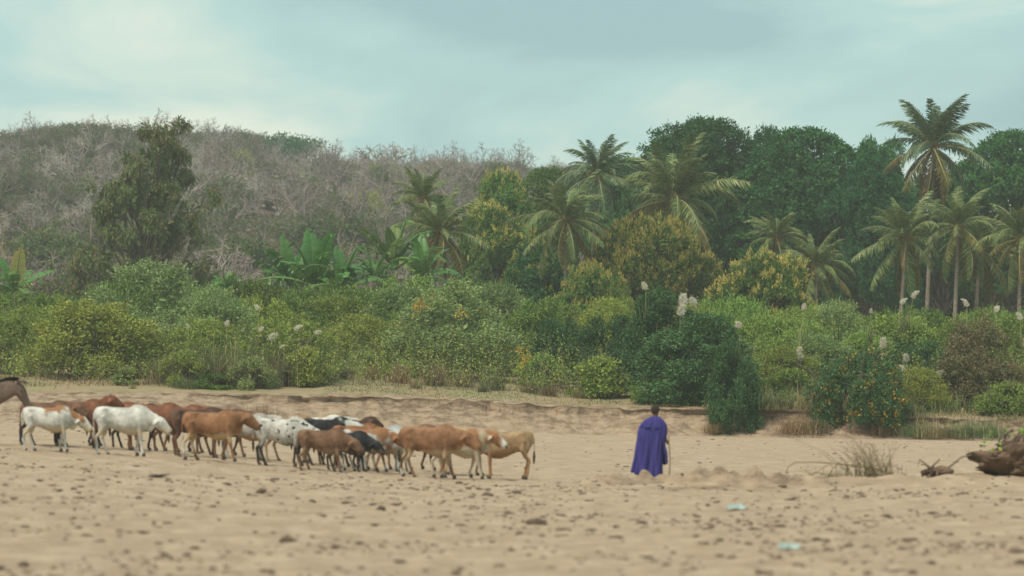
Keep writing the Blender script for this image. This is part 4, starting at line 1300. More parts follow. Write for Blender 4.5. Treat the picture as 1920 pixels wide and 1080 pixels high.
# ------------------------------------------------------------------ thicket, back rows first
S = shrub
S('thicket', -60, 190, 548, 190, 'dark green shrub behind the banana at the left edge', 'leaf_mid')
S('thicket', 150, 400, 520, 190, 'shrub mass at the foot of the pyramidal tree, left side', 'leaf_mid')
S('thicket', 350, 560, 520, 188, 'green shrub between pyramidal tree and largest banana plant', 'leaf_mid')
S('thicket', 500, 740, 535, 182, 'bright green shrub below the largest banana plant', 'leaf_mid')
S('round_a', 680, 850, 520, 184, 'green shrub below the pale banana plants', 'leaf_mid')
S('thicket', 820, 1010, 545, 184, 'bluish green shrub under the low dark banana leaves', 'leaf_grey')
S('round_b', 960, 1130, 572, 186, 'green shrub left of the smaller yellow blossoming tree', 'leaf_mid')
S('thicket', 1080, 1280, 560, 186, 'green shrub below the round yellow blossoming tree', 'leaf_mid')
S('thicket', 1260, 1460, 558, 186, 'green shrub under the low rounded blossoming tree', 'leaf_mid')
S('thicket', 1420, 1640, 575, 186, 'green shrub in front of the short palm trunks', 'leaf_mid')
S('thicket', 1600, 1800, 578, 188, 'green shrub at the foot of the leaning and tallest palms', 'leaf_mid')
S('thicket', 1760, 1990, 580, 188, 'green shrub at the foot of the rightmost palms', 'leaf_mid')
# middle row
S('airy_a', 150, 420, 492, 176, 'tall grey green shrub below the pyramidal tree', 'leaf_grey')
S('airy_b', -30, 150, 575, 174, 'olive shrub below the yellowing banana at the left edge', 'leaf_olive')
S('airy_b', 330, 480, 540, 172, 'grey green shrub behind the plumed tall grass', 'leaf_grey')
S('round_a', 410, 560, 560, 175, 'olive shrub left of the largest banana stem, behind the plumes', 'leaf_olive')
S('airy_a', 535, 730, 555, 172, 'olive shrub below the right-hand banana leaves', 'leaf_olive')
S('airy_a', 660, 850, 535, 172, 'pale grey green shrub rising below the yellowed palm', 'leaf_grey')
S('airy_a', 850, 1010, 532, 174, 'airy bluish grey shrub right of the flower-flecked shrub', 'leaf_grey')
S('round_a', 950, 1080, 560, 173, 'bright green rounded shrub between grey shrub and dark cascading bush', 'leaf_mid')
S('airy_b', 1070, 1200, 560, 174, 'yellowish green airy shrub left of the dark cascading bushes', 'leaf_olive')
S('tall_a', 1250, 1370, 575, 172, 'olive green shrub behind the top of the cascading bush', 'leaf_olive')
S('thicket', 1340, 1560, 592, 172, 'bright green spreading shrub right of the cascading bush', 'leaf_mid')
S('airy_a', 1500, 1640, 565, 176, 'tall light olive shrub standing above the right thicket', 'leaf_grey')
S('round_b', 1590, 1790, 592, 174, 'bright green shrub in the middle of the right thicket', 'leaf_mid')
S('thicket', 1740, 1960, 592, 172, 'green shrub behind the brown vine-covered shrub', 'leaf_mid')
S('airy_b', 1470, 1600, 628, 165, 'grey leaved airy shrub among dry stalks right of the cascading bush', 'leaf_grey')
S('round_a', 1640, 1800, 640, 163, 'dark green shrub left of the brown vine-covered shrub', 'leaf_dark')
S('round_b', 1550, 1700, 625, 168, 'mid green shrub above the yellow-flowered bush', 'leaf_mid')
# front row
S('round_b', 35, 305, 565, 160, 'broad olive bush behind the brown-backed calf at left', 'leaf_olive')
S('round_a', -70, 75, 590, 163, 'olive bush cut by the left edge', 'leaf_olive')
S('low_a', 300, 395, 655, 154.5, 'low olive bush in front of the plumed grass, left side', 'leaf_olive')
S('low_a', 430, 520, 668, 153.5, 'low dull green bush in front of the plumed grass, over the bank corner', 'leaf_grey')
S('low_b', 525, 622, 650, 155.5, 'low yellow green bush at the right foot of the plumed grass', 'leaf_olive')
S('tall_a', 255, 370, 610, 166, 'shaded grey green shrub between the broad olive bush and the tall grass', 'leaf_grey')
S('airy_b', 300, 470, 600, 160, 'olive shrub growing through the plumed tall grass', 'leaf_olive')
S('round_a', 440, 630, 600, 159, 'yellow olive bush merging into the plumed tall grass', 'leaf_olive')
S('airy_b', 600, 745, 590, 166, 'olive twiggy shrub right of the plumed grass', 'leaf_olive')
S('low_a', 640, 720, 655, 164, 'low dull shrub at the foot of the olive twiggy shrub', 'leaf_grey')
S('flecked', 690, 985, 530, 165, 'large grey green shrub flecked with yellow flowers in the centre', 'leaf_grey')
S('round_a', 985, 1110, 600, 167, 'dark green shrub left of the cascading bushes', 'leaf_dark')
S('low_a', 972, 1062, 662, 162, 'low green shrub beside the orange flowers at bank top', 'leaf_mid')
S('round_a', 1080, 1215, 592, 163, 'dark leafy shrub behind the small light green bush', 'leaf_dark')
S('low_b', 1062, 1188, 668, 157.5, 'small light yellow green bush on the bank top', 'leaf_olive')
S('cascade', 1165, 1330, 545, 158, 'tall dark green bush on the bank behind the herdsman', 'leaf_dark')
S('cascade', 1200, 1415, 590, 154.2, 'broad dark green bush on the bank edge behind the herdsman', 'leaf_dark')
S('cascade', 1325, 1426, 640, 150.8, 'narrow dark green bush cascading down the bank to the sand', 'leaf_dark', ybase=842)
S('low_a', 1180, 1300, 700, 154.5, 'low mid green shrub at the foot of the tall dark bush', 'leaf_mid')
S('airy_b', 1405, 1540, 650, 157, 'tangled olive shrub just right of the cascading bush', 'leaf_olive')
S('low_a', 1430, 1540, 690, 154, 'low green shrub above the straw grass on the right bank', 'leaf_mid')
S('flowering', 1520, 1700, 656, 149.4, 'dark bush covered with orange yellow flowers on the right bank', 'leaf_dark', ybase=822, name='flowering_bush')
S('airy_b', 1660, 1780, 690, 153, 'olive shrub right of the yellow-flowered bush', 'leaf_olive')
S('vine', 1755, 1930, 590, 155, 'brown vine-covered shrub at the right edge', 'leaf_vine', name='vine_shrub')
S('round_a', 1720, 1850, 680, 156, 'shaded dark shrub below the brown vines', 'leaf_dark')
S('low_a', 1830, 1960, 715, 150, 'low green shrub behind the root clod at the right edge', 'leaf_mid')
S('low_b', 210, 262, 690, 155, 'tiny scraggly bush standing alone on the sand shelf at left', 'leaf_grey')
S('low_b', 365, 440, 700, 154, 'small bright green bush at the foot of the tall grass', 'leaf_mid')

# ------------------------------------------------------------------ tall grass with plumes
GG = 'tall grass clumps at the thicket edge'
for px, y, s, lab, mt in ((330, 156, 0.7, 'tall straw coloured grass left in the plumed clump', 'grass_dry'), (385, 155.5, 0.8, 'tall green grass in the plumed clump', 'grass_green'),
                          (430, 156, 0.95, 'tallest green grass in the middle of the plumed clump', 'grass_green'), (475, 155, 0.75, 'tall straw grass hanging over the bank corner', 'grass_dry'),
                          (520, 156, 0.85, 'tall green grass right in the plumed clump', 'grass_green'), (570, 157, 0.7, 'green grass at the right end of the plumed clump', 'grass_green')):
    grass_clump('reed_tall', px, None, y, s, lab, mt, GG, sz=0.85)
for px, yb, y, s, lab, mt in ((350, None, 153, 0.7, 'short bluish grass at the front of the plumed clump', 'grass_green'), (490, 752, 151, 0.8, 'rusty dry grass hanging down the bank corner', 'grass_rust'),
                              (1490, 800, 148, 0.9, 'rusty straw grass on the right bank', 'grass_rust'), (1520, 795, 148.5, 0.9, 'straw grass left of the flowering bush', 'grass_dry'),
                              (1455, 790, 149, 0.7, 'thin straw grass beside the cascading bush', 'grass_dry'), (1715, 812, 147.5, 0.9, 'olive grass right of the flowering bush', 'grass_green'),
                              (1760, 812, 147.5, 0.9, 'straw grass on the low bank toward the right edge', 'grass_dry'), (1805, 818, 147, 1.0, 'green grass on the low bank left of the root clod', 'grass_green'),
                              (1850, 815, 147, 1.0, 'green grass behind the root clod', 'grass_green'), (1655, 818, 147, 0.7, 'rusty grass under the flowering bush', 'grass_rust'),
                              (1340, 800, 149, 0.6, 'rusty grass under the cascading bush', 'grass_rust'), (1690, 735, 152, 1.1, 'green grass under the plumes at right', 'grass_green'),
                              (1640, 700, 155, 1.2, 'straw stalk grass above the flowering bush', 'grass_dry'), (1540, 720, 156, 1.4, 'dry stalk clump amid the right thicket', 'grass_dry'),
                              (1440, 745, 153, 1.2, 'olive grass right of the cascading bush', 'grass_green'), (1600, 822, 146, 0.45, 'short rusty grass at the sand edge', 'grass_rust')):
    if yb is not None: y = float(bank_base(xat(px, 149))) + (0.9 if yb > 790 else 2.5)
    grass_clump('reed_mid', px, None, y, s * 0.72, lab, mt, GG)
TG = 'dry grass tufts along the bank top'
for px, y, s, lab, mt in ((640, 160, 1.2, 'dry tuft left on the bank top', 'grass_dry'), (745, 159, 1.6, 'reddish dry tuft below the flower-flecked shrub', 'grass_rust'), (815, 158, 2.0, 'tall pale dry tuft on the bank top', 'grass_dry'),
                          (870, 159, 1.5, 'pale dry tuft right of the tallest one', 'grass_dry'), (930, 158, 1.5, 'greenish dry tuft on the bank top', 'grass_green'), (995, 158, 1.4, 'pale tuft left of the small light green bush', 'grass_dry'),
                          (1030, 157, 1.2, 'reddish tuft beside the small light green bush', 'grass_rust'), (1085, 156.5, 1.0, 'short tuft under the small light green bush', 'grass_dry'), (700, 161, 1.5, 'rusty tuft under the grey shrub', 'grass_rust'),
                          (780, 156, 0.9, 'short tuft near the broken bank lip', 'grass_dry'), (905, 156, 0.9, 'short greenish tuft near the bank lip', 'grass_green'), (250, 152, 0.5, 'short dry tuft on the sand shelf', 'grass_dry')):
    grass_clump('tuft_dry', px, None, y, s * 0.75, lab, mt, TG, name='grass_tuft')


def turf(name, label, mat, seed, n, xr, dr, h, w):
    rng = np.random.default_rng(seed)
    x = rng.uniform(xr[0], xr[1], n); d = dr[0] + (dr[1] - dr[0]) * rng.random(n) ** 1.1
    y = bank_base(x) + bank_width(x) + d
    keep = vnoise(x * 0.7, y * 0.7, seed) + 0.25 * rng.normal(size=n) > -0.05
    x = x[keep]; y = y[keep]
    C = np.stack([x, y, plateau(x, y) - 0.02], 1)
    g = Geo(); blades(g, rng, C, h, w, 0.7)
    tag(link(name, g.mesh(name, M[mat])), label, 'grass', kind='stuff')


turf('dry_turf', 'short dry grass on the bank top', 'grass_dry', 301, 12000, (-9, 13), (0.4, 13), 0.13, 0.03)
turf('green_turf', 'sparse greenish grass on the bank top', 'grass_green', 302, 9000, (-9, 14), (1.5, 13), 0.15, 0.03)
turf('straw_turf', 'straw grass along the right bank', 'grass_dry', 303, 7000, (9, 27), (-1.0, 4), 0.38, 0.025)
turf('shelf_turf', 'sparse dry grass under the bushes at left', 'grass_dry', 304, 5000, (-27, -10), (4.5, 12), 0.3, 0.03)
turf('undergrowth', 'green undergrowth filling the right thicket', 'grass_green', 305, 12000, (9, 30), (2.0, 30), 1.0, 0.05)

def tangle(name, label, mat, seed, n, xr, dr, hmin, hmax, leaf):
    rng = np.random.default_rng(seed)
    x = rng.uniform(xr[0], xr[1], n); d = dr[0] + (dr[1] - dr[0]) * rng.random(n)
    y = bank_base(x) + bank_width(x) + d
    x = x * y / 152.0
    keep = vnoise(x * 0.45, y * 0.35, seed) + 0.2 * rng.normal(size=n) > 0.0
    x = x[keep]; y = y[keep]; n = len(x)
    C = np.stack([x, y, plateau(x, y)], 1)
    L_ = hmin + (hmax - hmin) * rng.random(n) ** 1.4
    dv = rng.normal(size=(n, 3)) * 0.30 + np.array([0, -0.05, 1.0]); dv /= np.linalg.norm(dv, axis=1, keepdims=True)
    nl = 16
    t = np.tile(np.linspace(0.25, 1.0, nl), n)
    P = np.repeat(C, nl, 0) + np.repeat(dv * L_[:, None], nl, 0) * t[:, None] + rng.normal(size=(n * nl, 3)) * 0.09
    P[:, :2] += (rng.normal(size=(n, 2)) * 0.25).repeat(nl, 0) * (t ** 2)[:, None]
    g = Geo()
    ct = np.repeat(rng.random(n), nl)
    g.leaves(P, np.repeat(dv, nl, 0) * 0.5 + rng.normal(size=P.shape) * 0.8, leaf[0] * (1.2 - 0.5 * t), leaf[1] * (1.2 - 0.5 * t), rng, 0.2, 0, np.clip(0.6 * ct + 0.4 * rng.random(n * nl), 0, 1))
    for i in range(0, n, 2):
        g.tube([tuple(C[i]), tuple(C[i] + dv[i] * L_[i] * 0.9)], [0.014, 0.005], 3, mat=1, cap=False)
    tag(link(name, g.mesh(name, [M[mat], M['bark']])), label, 'undergrowth', kind='stuff')


tangle('undergrowth', 'tangled olive shoots growing between the shrubs', 'leaf_olive', 311, 3600, (-27, 29), (5, 26), 0.9, 3.4, (0.16, 0.06))
tangle('undergrowth', 'tangled green shoots growing between the shrubs', 'leaf_mid', 312, 3600, (-27, 29), (5, 30), 0.9, 3.6, (0.17, 0.07))
tangle('undergrowth', 'tangled dry shoots growing between the shrubs', 'leaf_vine', 313, 1100, (-27, 29), (3, 18), 0.8, 2.6, (0.14, 0.05))

PG = 'pale plumes above the thicket'
plume(1211, 535, 157, 17, 'lone pale plume above the tall dark bush, left of the pair', 1)
plume(1281, 560, 157, 26, 'large pale plume left of a pair behind the cascading bush', 2)
plume(1303, 564, 157, 20, 'pale plume right of a pair behind the cascading bush', 3)
plume(1275, 580, 156.5, 24, 'broad pale plume just below the pair behind the cascading bush', 4)
plume(1387, 607, 150.8, 18, 'pale plume over the right shoulder of the cascading bush', 5)
plume(1506, 574, 160, 14, 'small pale plume below the second short palm', 6)
plume(1633, 582, 160, 10, 'tiny pale plume left of the leaning palm foot', 7)
plume(1691, 563, 160, 15, 'pale plume at the foot of the leaning palm', 8)
plume(1712, 551, 160, 17, 'tall pale plume on a bent stalk by the tallest palm foot', 9, lean=0.15)
plume(1813, 567, 160, 16, 'pale plume at the foot of the low shaded palm', 10)
plume(1868, 577, 160, 16, 'pale plume between the rightmost palm trunks', 11)
plume(1914, 592, 158, 16, 'pale plume at the right picture edge', 12)
plume(1498, 655, 156, 15, 'upper of two pale plumes in the dry stalks right of the cascading bush', 13)
plume(1501, 668, 155.8, 17, 'lower of two pale plumes in the dry stalks right of the cascading bush', 14)
plume(1655, 642, 156, 22, 'tall narrow plume above the flowering bush', 15)
plume(1645, 671, 155, 20, 'fuzzy plume just above the flowering bush', 16)
plume(1701, 670, 154, 18, 'pale heart-shaped plume right of the flowering bush', 17)
plume(1696, 690, 153.5, 14, 'small plume below the heart-shaped one', 18)
plume(1714, 708, 153, 20, 'lowest broad plume right of the flowering bush', 19)
plume(1758, 697, 154, 16, 'plume leaning toward the brown vine-covered shrub', 20, lean=0.3)
plume(1785, 697, 154, 15, 'plume nearest to the brown vine-covered shrub', 21, lean=0.3)
plume(484, 575, 158, 13, 'upright plume highest above the tall grass at left', 22)
plume(353, 610, 158, 9, 'tiny white plume at the left of the tall grass', 23)
plume(425, 605, 157, 13, 'faint pinkish plume in the tall grass', 24)
plume(486, 615, 157, 13, 'small plume under the highest one in the tall grass', 25, lean=0.2)
plume(505, 628, 156.5, 20, 'wide drooping plume in the tall grass', 26, lean=0.4)
plume(553, 612, 157, 16, 'pale plume arching right above the tall grass', 27, lean=0.5)
plume(590, 620, 157, 13, 'plume at the tip of the longest arching stalk', 28, lean=0.6)
plume(546, 671, 155.5, 16, 'bright white plume low at the right of the tall grass', 29, lean=0.4)
plume(525, 648, 156, 10, 'small plume left of the bright white one', 30, lean=0.3)

# orange blossom sprays at the bank top
def flower_spray(px, py, y, label, seed, n=16, r=0.16):
    rng = np.random.default_rng(seed)
    p = pix(px, py, y)
    root = link('flower_spray', None, None, (p.x, p.y, p.z))
    tag(root, label, 'flowers', 'orange yellow flower sprays')
    g = Geo(); g.leaves(rng.normal(size=(n * 3, 3)) * r, rng.normal(size=(n * 3, 3)), 0.13, 0.10, rng)
    link('flower', g.mesh('flower_spray', M['flower']), root)['kind'] = 'stuff'
    g = Geo(); g.tube([(0.1, 0.35, -1.0), (0, 0.1, -0.4), (0, 0, 0)], [0.02, 0.015, 0.008], 5)
    link('stalk', g.mesh('spray_stalk', M['stalk']), root)


flower_spray(975, 655, 159.5, 'orange flower spray above two others at the right of the flecked shrub', 1, 9)
flower_spray(985, 672, 159, 'widest orange flower spray by the low green shrub', 2, 16)
flower_spray(978, 688, 159, 'lowest orange flower spray by the low green shrub', 3, 9, 0.1)
flower_spray(785, 573, 161.5, 'yellow flower spray at the top left of the flecked shrub', 4, 22, 0.24)
flower_spray(866, 585, 161.5, 'yellow flower spray at the top right of the flecked shrub', 5, 14, 0.2)

# ------------------------------------------------------------------ animals
def remeshed(g, name, mats, voxel, smooth_it=4, sub=False):
    me = g.mesh(name + '_raw', mats)
    o = bpy.data.objects.new(name + '_raw', me); COL.objects.link(o)
    r = o.modifiers.new('remesh', 'REMESH'); r.mode = 'VOXEL'; r.voxel_size = voxel; r.use_smooth_shade = True
    s = o.modifiers.new('smooth', 'SMOOTH'); s.iterations = smooth_it; s.factor = 0.5
    bpy.context.view_layer.update()
    dg = bpy.context.evaluated_depsgraph_get()
    out = bpy.data.meshes.new_from_object(o.evaluated_get(dg))
    out.name = name
    bpy.data.objects.remove(o); bpy.data.meshes.remove(me)
    if not out.materials:
        for m in mats: out.materials.append(m)
    return out


def ellipse_ring(c, ax, rz, ry, n=16, pw=1.0):
    """ring around axis direction ax (x,z plane), half height rz, half width ry"""
    a = Vector((ax[0], 0, ax[1])).normalized()
    up = Vector((-a.z, 0, a.x))
    out = []
    for k in range(n):
        t = 2 * PI * k / n
        out.append(Vector(c) + up * (math.cos(t) * rz) + Vector((0, 1, 0)) * (math.sin(t) * ry))
    return out


def cow_geo(pose):
    g = Geo()
    P = dict(head='level', gait=(0.0, 0.0, 0.0, 0.0), turn=0.0, hump=1.0)
    P.update(pose)
    # trunk: hips, loin, barrel, girth, shoulder, brisket
    spec = [(-0.70, 0.93, 0.10, 0.08), (-0.675, 0.925, 0.175, 0.14), (-0.60, 0.905, 0.22, 0.19), (-0.46, 0.885, 0.248, 0.21), (-0.28, 0.865, 0.245, 0.19), (-0.08, 0.82, 0.282, 0.235),
            (0.12, 0.785, 0.318, 0.255), (0.30, 0.795, 0.325, 0.225), (0.44, 0.825, 0.310, 0.19), (0.55, 0.84, 0.265, 0.15), (0.64, 0.83, 0.185, 0.10), (0.68, 0.82, 0.07, 0.05)]
    g.rings([ellipse_ring((x, 0, z), (1, 0), h, w) for x, z, h, w in spec])
    # hip bones, hump, shoulder mass
    for s in (-1, 1):
        g.ball((-0.45, s * 0.135, 1.045), (0.10, 0.055, 0.055), 8, 6)
        g.ball((-0.635, s * 0.085, 0.99), (0.05, 0.045, 0.06), 8, 6)
        g.ball((0.37, s * 0.085, 1.03), (0.07, 0.05, 0.10), 8, 6)
        g.ball((0.38, s * 0.13, 0.83), (0.14, 0.085, 0.24), 8, 6)
        g.ball((-0.50, s * 0.13, 0.80), (0.155, 0.095, 0.23), 8, 6)
    g.ball((0.36, 0, 1.09), (0.19, 0.06, 0.065 * P['hump'] + 0.02), 10, 8)
    g.ball((-0.66, 0, 1.03), (0.07, 0.06, 0.06), 8, 6)
    # neck and head
    tr = P['turn']
    hd = {'level': ((0.63, 0.95), (0.76, 0.985), (0.84, 1.01), -0.62), 'low': ((0.63, 0.86), (0.77, 0.82), (0.86, 0.82), -0.72),
          'up': ((0.62, 1.00), (0.73, 1.11), (0.80, 1.17), -0.5), 'mid': ((0.63, 0.90), (0.77, 0.91), (0.85, 0.925), -0.66)}[P['head']]
    n0 = Vector((0.46, 0, 0.93)); n1 = Vector((hd[0][0], 0.05 * tr, hd[0][1])); n2 = Vector((hd[1][0], 0.13 * tr, hd[1][1])); poll = Vector((hd[2][0], 0.2 * tr, hd[2][1]))
    g.tube([n0, n1, n2, poll], [(0.13, 0.23), (0.090, 0.178), (0.078, 0.148), (0.085, 0.125)], 14)
    # dewlap
    g.tube([(0.60, 0, 0.66), (0.68, 0.03 * tr, hd[0][1] - 0.24), (hd[1][0] - 0.02, 0.11 * tr, hd[1][1] - 0.15)], [(0.028, 0.10), (0.026, 0.10), (0.024, 0.05)], 8)
    fa = hd[3]
    fwd = Vector((math.cos(fa), math.sin(tr * 0.9) * math.cos(fa), math.sin(fa))); fwd.normalize()
    prof = [(-0.07, 0.08, 0.08), (0.0, 0.128, 0.11), (0.09, 0.152, 0.118), (0.20, 0.132, 0.096), (0.29, 0.110, 0.084), (0.36, 0.102, 0.090), (0.405, 0.090, 0.082), (0.43, 0.06, 0.055)]
    g.tube([poll + fwd * s - Vector((0, 0, 0.02)) for s, _, _ in prof], [(w, h) for _, h, w in prof], 12)
    side = Vector((0, 0, 1)).cross(fwd).normalized()
    ears = []
    for s in (-1, 1):
        e0 = poll + fwd * 0.03 + side * s * 0.07
        e1 = e0 + side * s * 0.09 - Vector((0.07, 0, 0.035))
        e2 = e0 + side * s * 0.13 - Vector((0.15, 0, 0.10))
        g.tube([e0, e1, e2], [(0.035, 0.026), (0.068, 0.030), (0.03, 0.02)], 8)
        ears.append(e0)
    # legs
    ga = P['gait']
    hoof = []
    for i, s in enumerate((-1, 1)):
        f = ga[i]
        lift = 0.0
        kx = 0.40 + f * 0.42; ky = s * 0.12
        fx = 0.41 + f
        if f < -0.12: lift = 0.03
        pts = [(0.39, s * 0.125, 0.84), (0.40 + f * 0.12, s * 0.125, 0.64), (kx + 0.01, ky, 0.385), (kx + (fx - kx) * 0.45 + 0.0, ky, 0.26), (fx - 0.01, ky, 0.115 + lift), (fx + 0.015, ky, 0.055 + lift), (fx + 0.025, ky, 0.0 + lift)]
        g.tube(pts, [(0.105, 0.06), (0.078, 0.060), 0.050, 0.035, 0.040, 0.040, 0.046], 10)
        hoof.append((fx + 0.03, ky, lift))
        f = ga[2 + i]; lift = 0.04 if f < -0.14 else 0.0
        fx = -0.52 + f; ky = s * 0.13
        hx = -0.60 + f * 0.62
        pts = [(-0.50, s * 0.13, 0.90), (-0.44 + f * 0.15, s * 0.14, 0.68), (-0.52 + f * 0.45, ky, 0.52), (hx, ky, 0.435), (hx + (fx - hx) * 0.45, ky, 0.28), (fx - 0.005, ky, 0.115 + lift), (fx + 0.02, ky, 0.055 + lift), (fx + 0.03, ky, lift)]
        g.tube(pts, [(0.15, 0.08), (0.125, 0.075), (0.07, 0.055), (0.052, 0.043), 0.036, 0.040, 0.040, 0.046], 10)
        hoof.append((fx + 0.035, ky, lift))
    # tail
    tw = P.get('tail', 0.02)
    tail = [(-0.68, 0, 1.03), (-0.735, 0, 0.96), (-0.75, tw, 0.80), (-0.745, tw * 1.5, 0.62)]
    g.tube(tail, [0.034, 0.028, 0.022, 0.02], 8)
    return g, dict(poll=poll, fwd=fwd, side=side, hoof=hoof, tail=Vector(tail[-1]))


HOOF_M = solid_mat('hoof_horn', (0.05, 0.042, 0.038), (0.09, 0.075, 0.065), 20, 0.5)
HORN_M = solid_mat('cattle_horn', (0.20, 0.17, 0.14), (0.34, 0.30, 0.25), 10, 0.5)
EYE_M = solid_mat('animal_eye', (0.012, 0.010, 0.009), None, rough=0.1, spec=0.6)
g_ = Geo(); g_.tube([(0, 0, -0.004), (0, 0, 0.05), (-0.012, 0, 0.075)], [(0.055, 0.052), (0.050, 0.047), (0.040, 0.040)], 10); HOOF = g_.mesh('hoof', HOOF_M, True)
g_ = Geo(); g_.tube([(0, -0.01, 0), (0, 0.045, 0.012), (0.0, 0.085, 0.045), (0.01, 0.10, 0.085)], [0.020, 0.017, 0.011, 0.004], 8); HORN = g_.mesh('horn', HORN_M, True)
g_ = Geo(); g_.ball((0, 0, 0), (0.018, 0.014, 0.016), 8, 6); EYE = g_.mesh('eye', EYE_M, True)
g_ = Geo(); g_.tube([(0, 0, 0.03), (0, 0, -0.08), (0.005, 0, -0.20), (0.01, 0, -0.28)], [0.018, 0.036, 0.030, 0.006], 8); TUFT = g_.mesh('tail_tuft', M['dung'], True)
g_ = Geo(); g_.ball((0, 0, 0), (0.034, 0.066, 0.070), 10, 8); NOSE = g_.mesh('nose', solid_mat('nose_dark', (0.055, 0.040, 0.036), (0.12, 0.085, 0.075), 15, 0.4), True)
TUFT_M = {'dark': solid_mat('tail_dark', (0.03, 0.025, 0.022), (0.06, 0.045, 0.038), 20, 0.9), 'light': solid_mat('tail_light', (0.42, 0.36, 0.28), (0.5, 0.44, 0.36), 20, 0.9)}

POSES = {
    'stand': dict(head='level', gait=(0.02, -0.03, 0.03, -0.05)),
    'walk_a': dict(head='level', gait=(0.14, -0.15, -0.17, 0.12)),
    'walk_b': dict(head='mid', gait=(-0.14, 0.14, 0.14, -0.16)),
    'graze': dict(head='low', gait=(0.08, -0.10, -0.12, 0.10)),
    'low_b': dict(head='low', gait=(-0.06, 0.08, 0.10, -0.10), turn=-0.35),
    'up': dict(head='up', gait=(0.04, -0.05, -0.06, 0.05), turn=0.3),
    'turned': dict(head='mid', gait=(0.10, -0.08, -0.10, 0.12), turn=-0.5),
}
_cm = solid_mat('coat_default', (0.3, 0.15, 0.06))
COW = {}
for k_, p_ in POSES.items():
    gg, inf = cow_geo(p_)
    COW[k_] = (remeshed(gg, 'cow_body_' + k_, [_cm], 0.021, 5), inf)


def coat(name, base, second=None, mode='solid', thr=0.5, scale=2.0, wz=0.0, wx=0.0, seed=0.0, belly=None, legs=None, soft=0.05, face=None, rump=None):
    """hide colours in the animal's own space; wz/wx push the second colour towards back/head"""
    m, nt, b = new_mat('coat_' + name)
    l = nt.links.new
    b.inputs['Roughness'].default_value = 0.75
    b.inputs['Specular IOR Level'].default_value = 0.2
    tc = nt.nodes.new('ShaderNodeTexCoord')
    sx = nt.nodes.new('ShaderNodeSeparateXYZ'); l(tc.outputs['Object'], sx.inputs[0])

    def math_(op, a, c):
        n = nt.nodes.new('ShaderNodeMath'); n.operation = op
        for i, v in enumerate((a, c)):
            if isinstance(v, (int, float)): n.inputs[i].default_value = v
            else: l(v, n.inputs[i])
        return n.outputs[0]

    def noise(sc, off=0.0, det=3):
        mp = nt.nodes.new('ShaderNodeMapping'); mp.inputs['Location'].default_value = (seed + off, seed * 1.7, seed * 0.6 + off)
        l(tc.outputs['Object'], mp.inputs['Vector'])
        n = nt.nodes.new('ShaderNodeTexNoise'); n.inputs['Scale'].default_value = sc; n.inputs['Detail'].default_value = det
        l(mp.outputs['Vector'], n.inputs['Vector'])
        return n.outputs['Fac']

    def smooth(v, a, c):
        r = nt.nodes.new('ShaderNodeMapRange'); r.interpolation_type = 'SMOOTHSTEP'
        r.inputs['From Min'].default_value = a; r.inputs['From Max'].default_value = c
        l(v, r.inputs['Value'])
        return r.outputs['Result']

    def mix(f, a, c):
        n = nt.nodes.new('ShaderNodeMixRGB')
        l(f, n.inputs['Fac'])
        for i, v in ((1, a), (2, c)):
            if isinstance(v, tuple): n.inputs[i].default_value = rgb(v)
            else: l(v, n.inputs[i])
        return n.outputs['Color']
    var = smooth(math_('ADD', math_('MULTIPLY', noise(2.6, 1.3, 3), 0.6), math_('MULTIPLY', noise(9.0, 3.1, 4), 0.4)), 0.36, 0.64)
    col = mix(var, tuple(v * 0.66 for v in base), tuple(min(1, v * 1.16 + 0.012) for v in base))
    if second is not None:
        f = noise(scale, 0.0, 2 if mode != 'speckle' else 1)
        f = math_('ADD', f, math_('MULTIPLY', math_('SUBTRACT', sx.outputs['Z'], 0.85), wz))
        f = math_('ADD', f, math_('MULTIPLY', sx.outputs['X'], wx))
        col = mix(smooth(f, thr - soft, thr + soft), col, second)
    wob = math_('MULTIPLY', math_('SUBTRACT', noise(5.0, 7.0), 0.5), 0.22)
    zz = math_('ADD', sx.outputs['Z'], wob)
    if belly: col = mix(math_('MULTIPLY', smooth(zz, 0.68, 0.56), smooth(zz, 0.40, 0.52)), col, belly)
    if legs: col = mix(smooth(zz, 0.62, 0.42), col, legs)
    if face: col = mix(smooth(math_('ADD', sx.outputs['X'], wob), 0.98, 1.12), col, face)
    if rump: col = mix(smooth(math_('ADD', sx.outputs['X'], wob), -0.56, -0.68), col, rump)
    l(col, b.inputs['Base Color'])
    bn = nt.nodes.new('ShaderNodeBump'); bn.inputs['Strength'].default_value = 0.25; bn.inputs['Distance'].default_value = 0.01
    l(noise(40.0, 0, 3), bn.inputs['Height']); l(bn.outputs['Normal'], b.inputs['Normal'])
    return m


OR = (0.255, 0.120, 0.056); RD = (0.190, 0.072, 0.036); BR = (0.145, 0.074, 0.045); DK = (0.085, 0.042, 0.028); BK = (0.014, 0.014, 0.018)
WH = (0.54, 0.52, 0.47); TN = (0.35, 0.225, 0.12); GY = (0.40, 0.36, 0.31); CR = (0.47, 0.39, 0.28)


